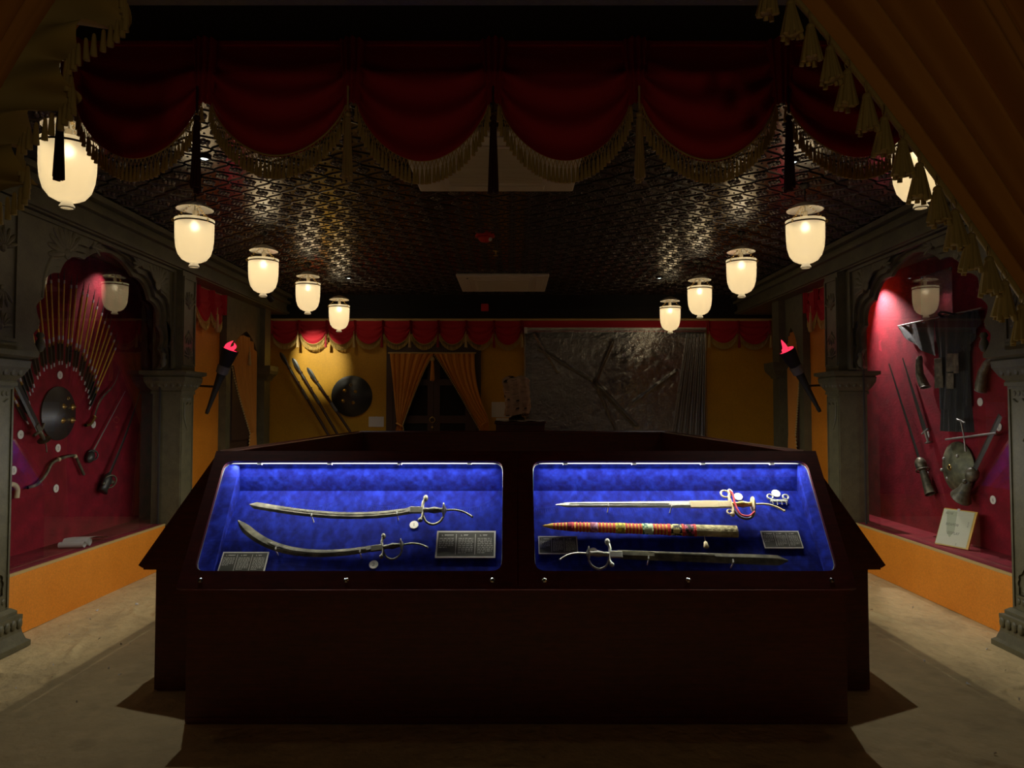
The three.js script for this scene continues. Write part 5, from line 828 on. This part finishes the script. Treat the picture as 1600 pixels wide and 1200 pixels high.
// dark board under a crumpled plastic sheet
{
  const t = thing('covered_board', 'large dark framed board behind the crumpled plastic sheet', 'board', [0, 0, BZ]);
  part('board', [span(0.22, 2.5, 0.3, 2.38, 0.005, 0.04)], M.darkWood, t); part('frame', [span(0.18, 0.26, 0.3, 2.42, 0.005, 0.06), span(2.46, 2.54, 0.3, 2.42, 0.005, 0.06), span(0.18, 2.54, 2.34, 2.42, 0.005, 0.06)], M.black, t);
  const bump = tex(512, (u, v) => { let h = 0; for (let o = 0; o < 4; o++) { const a = fbm(u, v, 12, 3, 451 + o) * 0.12, b = fbm(u, v, 12, 3, 461 + o) * 0.12; h += Math.pow(1 - Math.abs(fbm((u + a + b) % 1, (v + b - a + 1) % 1, 14 << o, 2, 401 + o) * 2 - 1), 2) / (1 << o); } return h / 1.9; }, false, 1);
  const plastic = phy(rgb(0.60, 0.57, 0.51), { roughness: 0.24, transmission: 0.9, thickness: 0, ior: 2.3, bumpMap: bump, bumpScale: 0.005, specularIntensity: 1 });
  const s = thing('plastic_sheet', 'crumpled clear plastic sheet taped over the dark board', 'plastic sheet', [0, 0, BZ + 0.075]);
  const K = [1.085, 1.764];
  const crease = (x, y, x0, y0, x1, y1, w) => { const t2 = clamp(((x - x0) * (x1 - x0) + (y - y0) * (y1 - y0)) / ((x1 - x0) ** 2 + (y1 - y0) ** 2), 0, 1); return Math.exp(-((Math.hypot(x - lerp(x0, x1, t2), y - lerp(y0, y1, t2)) / w) ** 2)); };
  const facet = (x, y, c, s) => { const i = Math.floor(x / c), j = Math.floor(y / c); let a = 9, b = 9; for (let p = -1; p <= 1; p++) for (let q = -1; q <= 1; q++) { const d = Math.hypot((i + p + hash(i + p, j + q, s)) * c - x, (j + q + hash(i + p, j + q, s + 1)) * c - y); if (d < a) { b = a; a = d; } else if (d < b) b = d; } return b - a; };   // crumpled facets that meet in sharp creases
  const g = surf((u, v) => {
    const x = lerp(0.16, 2.555, u), y = lerp(2.47, 0.55, v), calm = 1 - 0.75 * smoothstep(Math.hypot((x - 1.6) / 0.75, (y - 1.85) / 0.6), 0.3, 1.0); let z = 0.02 * fbm(u, v, 5, 3, 411) + calm * (0.16 * facet(x, y, 0.16, 421) + 0.12 * facet(x + 0.3 * y, y, 0.07, 431)) * 0.5;
    z += 0.03 * crease(x, y, K[0], K[1], 1.32, 2.3, 0.018) + 0.04 * crease(x, y, K[0], K[1], 1.62, 1.2, 0.022) + 0.03 * crease(x, y, K[0], K[1], 1.40, 1.05, 0.014) + 0.02 * crease(x, y, K[0], K[1], 0.35, 2.2, 0.015) + 0.02 * crease(x, y, 0.30, 2.4, 0.6, 1.9, 0.016) + 0.02 * crease(x, y, 1.6, 1.5, 2.15, 1.9, 0.02);
    for (let q = 0; q < 6; q++) z += 0.03 * crease(x, y, 2.05 + q * 0.09, 0.6, 2.32 + q * 0.045, 2.4, 0.014);
    z += 0.06 * Math.exp(-(((x - 1.55) / 0.35) ** 2) - ((y - 1.95) / 0.3) ** 2);
    return [x, y, z];
  }, 300, 230);
  part('sheet', [g], plastic, s); part('tape', [span(0.16, 2.555, 2.45, 2.48, -0.03, 0.0), span(0.16, 0.2, 2.40, 2.48, 0.02, 0.03)], M.offWhite, s);
}
// pedestal with an object wrapped in newspaper
{
  const t = thing('pedestal', 'mahogany pedestal rising behind the far showcase', 'pedestal', [0.085, 0, -7.52]); part('body', [box(0.50, 1.25, 0.40, 0, 0.625, 0)], M.mahogany, t); part('top_board', [rbox(0.53, 0.025, 0.43, 0.004, 0, 1.2625, 0)], M.mahogany, t); part('dust_sheet', [surf((u, v) => [lerp(-0.262, 0.262, u), 1.276 + 0.006 * Math.sin(u * 19 + v * 7) + 0.006, lerp(-0.2, 0.21, v)], 30, 10)], M.offWhite, t, 'crumpled pale sheet', true);
  const news = canvasTex(512, 512, (c, w, h) => { c.fillStyle = '#c2a48e'; c.fillRect(0, 0, w, h); const r = rng(77); for (let col = 0; col < 9; col++) for (let row = 0; row < 30; row++) { const v = r(); if (v > 0.15) { c.fillStyle = v > 0.86 ? '#33271f' : v > 0.55 ? '#8a7160' : '#a68c78'; c.fillRect(6 + col * 56 + (row % 3) * 2, 6 + row * 17, v > 0.86 ? 22 : 46 * (0.6 + 0.4 * r()), v > 0.86 ? 30 : 9); } } });
  const b = thing('wrapped_bust', 'small bust wrapped in printed newspaper standing on the pedestal', 'statue', [0.05, 1.29, -7.5]);
  part('stand', [lathe([[0.001, 0], [0.085, 0], [0.085, 0.02], [0.05, 0.04], [0.045, 0.09], [0.001, 0.09]], 20)], M.iron, b);
  part('newspaper', [surf((u, v) => { const a = u * 2 * PI, sq = 1 / Math.pow(Math.abs(Math.cos(a)) ** 4 + Math.abs(Math.sin(a)) ** 4, 0.25), cr = 0.010 * Math.sin(a * 5 + v * 9) + 0.007 * Math.sin(a * 11 - v * 17), k = v > 0.93 ? (1 - v) / 0.07 * 0.6 + 0.4 : 1; return [(0.125 * sq * k + cr) * Math.cos(a) + 0.012 * Math.sin(v * 5) + (v > 0.8 ? (v - 0.8) * 0.12 * Math.cos(a) : 0), 0.055 + v * 0.40 + 0.015 * Math.sin(a * 2), (0.10 * sq * k + cr) * Math.sin(a)]; }, 60, 24)], std(rgb(1, 1, 1), { map: news, roughness: 0.9 }), b, null, true);
}
// scraps on the floor
{
  const r = rng(99), g = []; for (let i = 0; i < 70; i++) { const s = i % 2 ? 1 : -1, x = s * (1.95 + r() * 1.0), z = -(2.6 + r() * 3.2), k = 0.004 + 0.008 * r(); g.push(xf(new THREE.TetrahedronGeometry(k, 0), [x, 0.006, z], [r() * 3, r() * 3, r() * 3], [1.6, 0.5, 1])); }
  const m = part('floor_scraps', g, M.offWhite, scene); m.userData = { kind: 'stuff', label: 'tiny pale scraps scattered over the floor cloth', category: 'litter' };
}
scene.add(camera);
renderer.render(scene, camera);
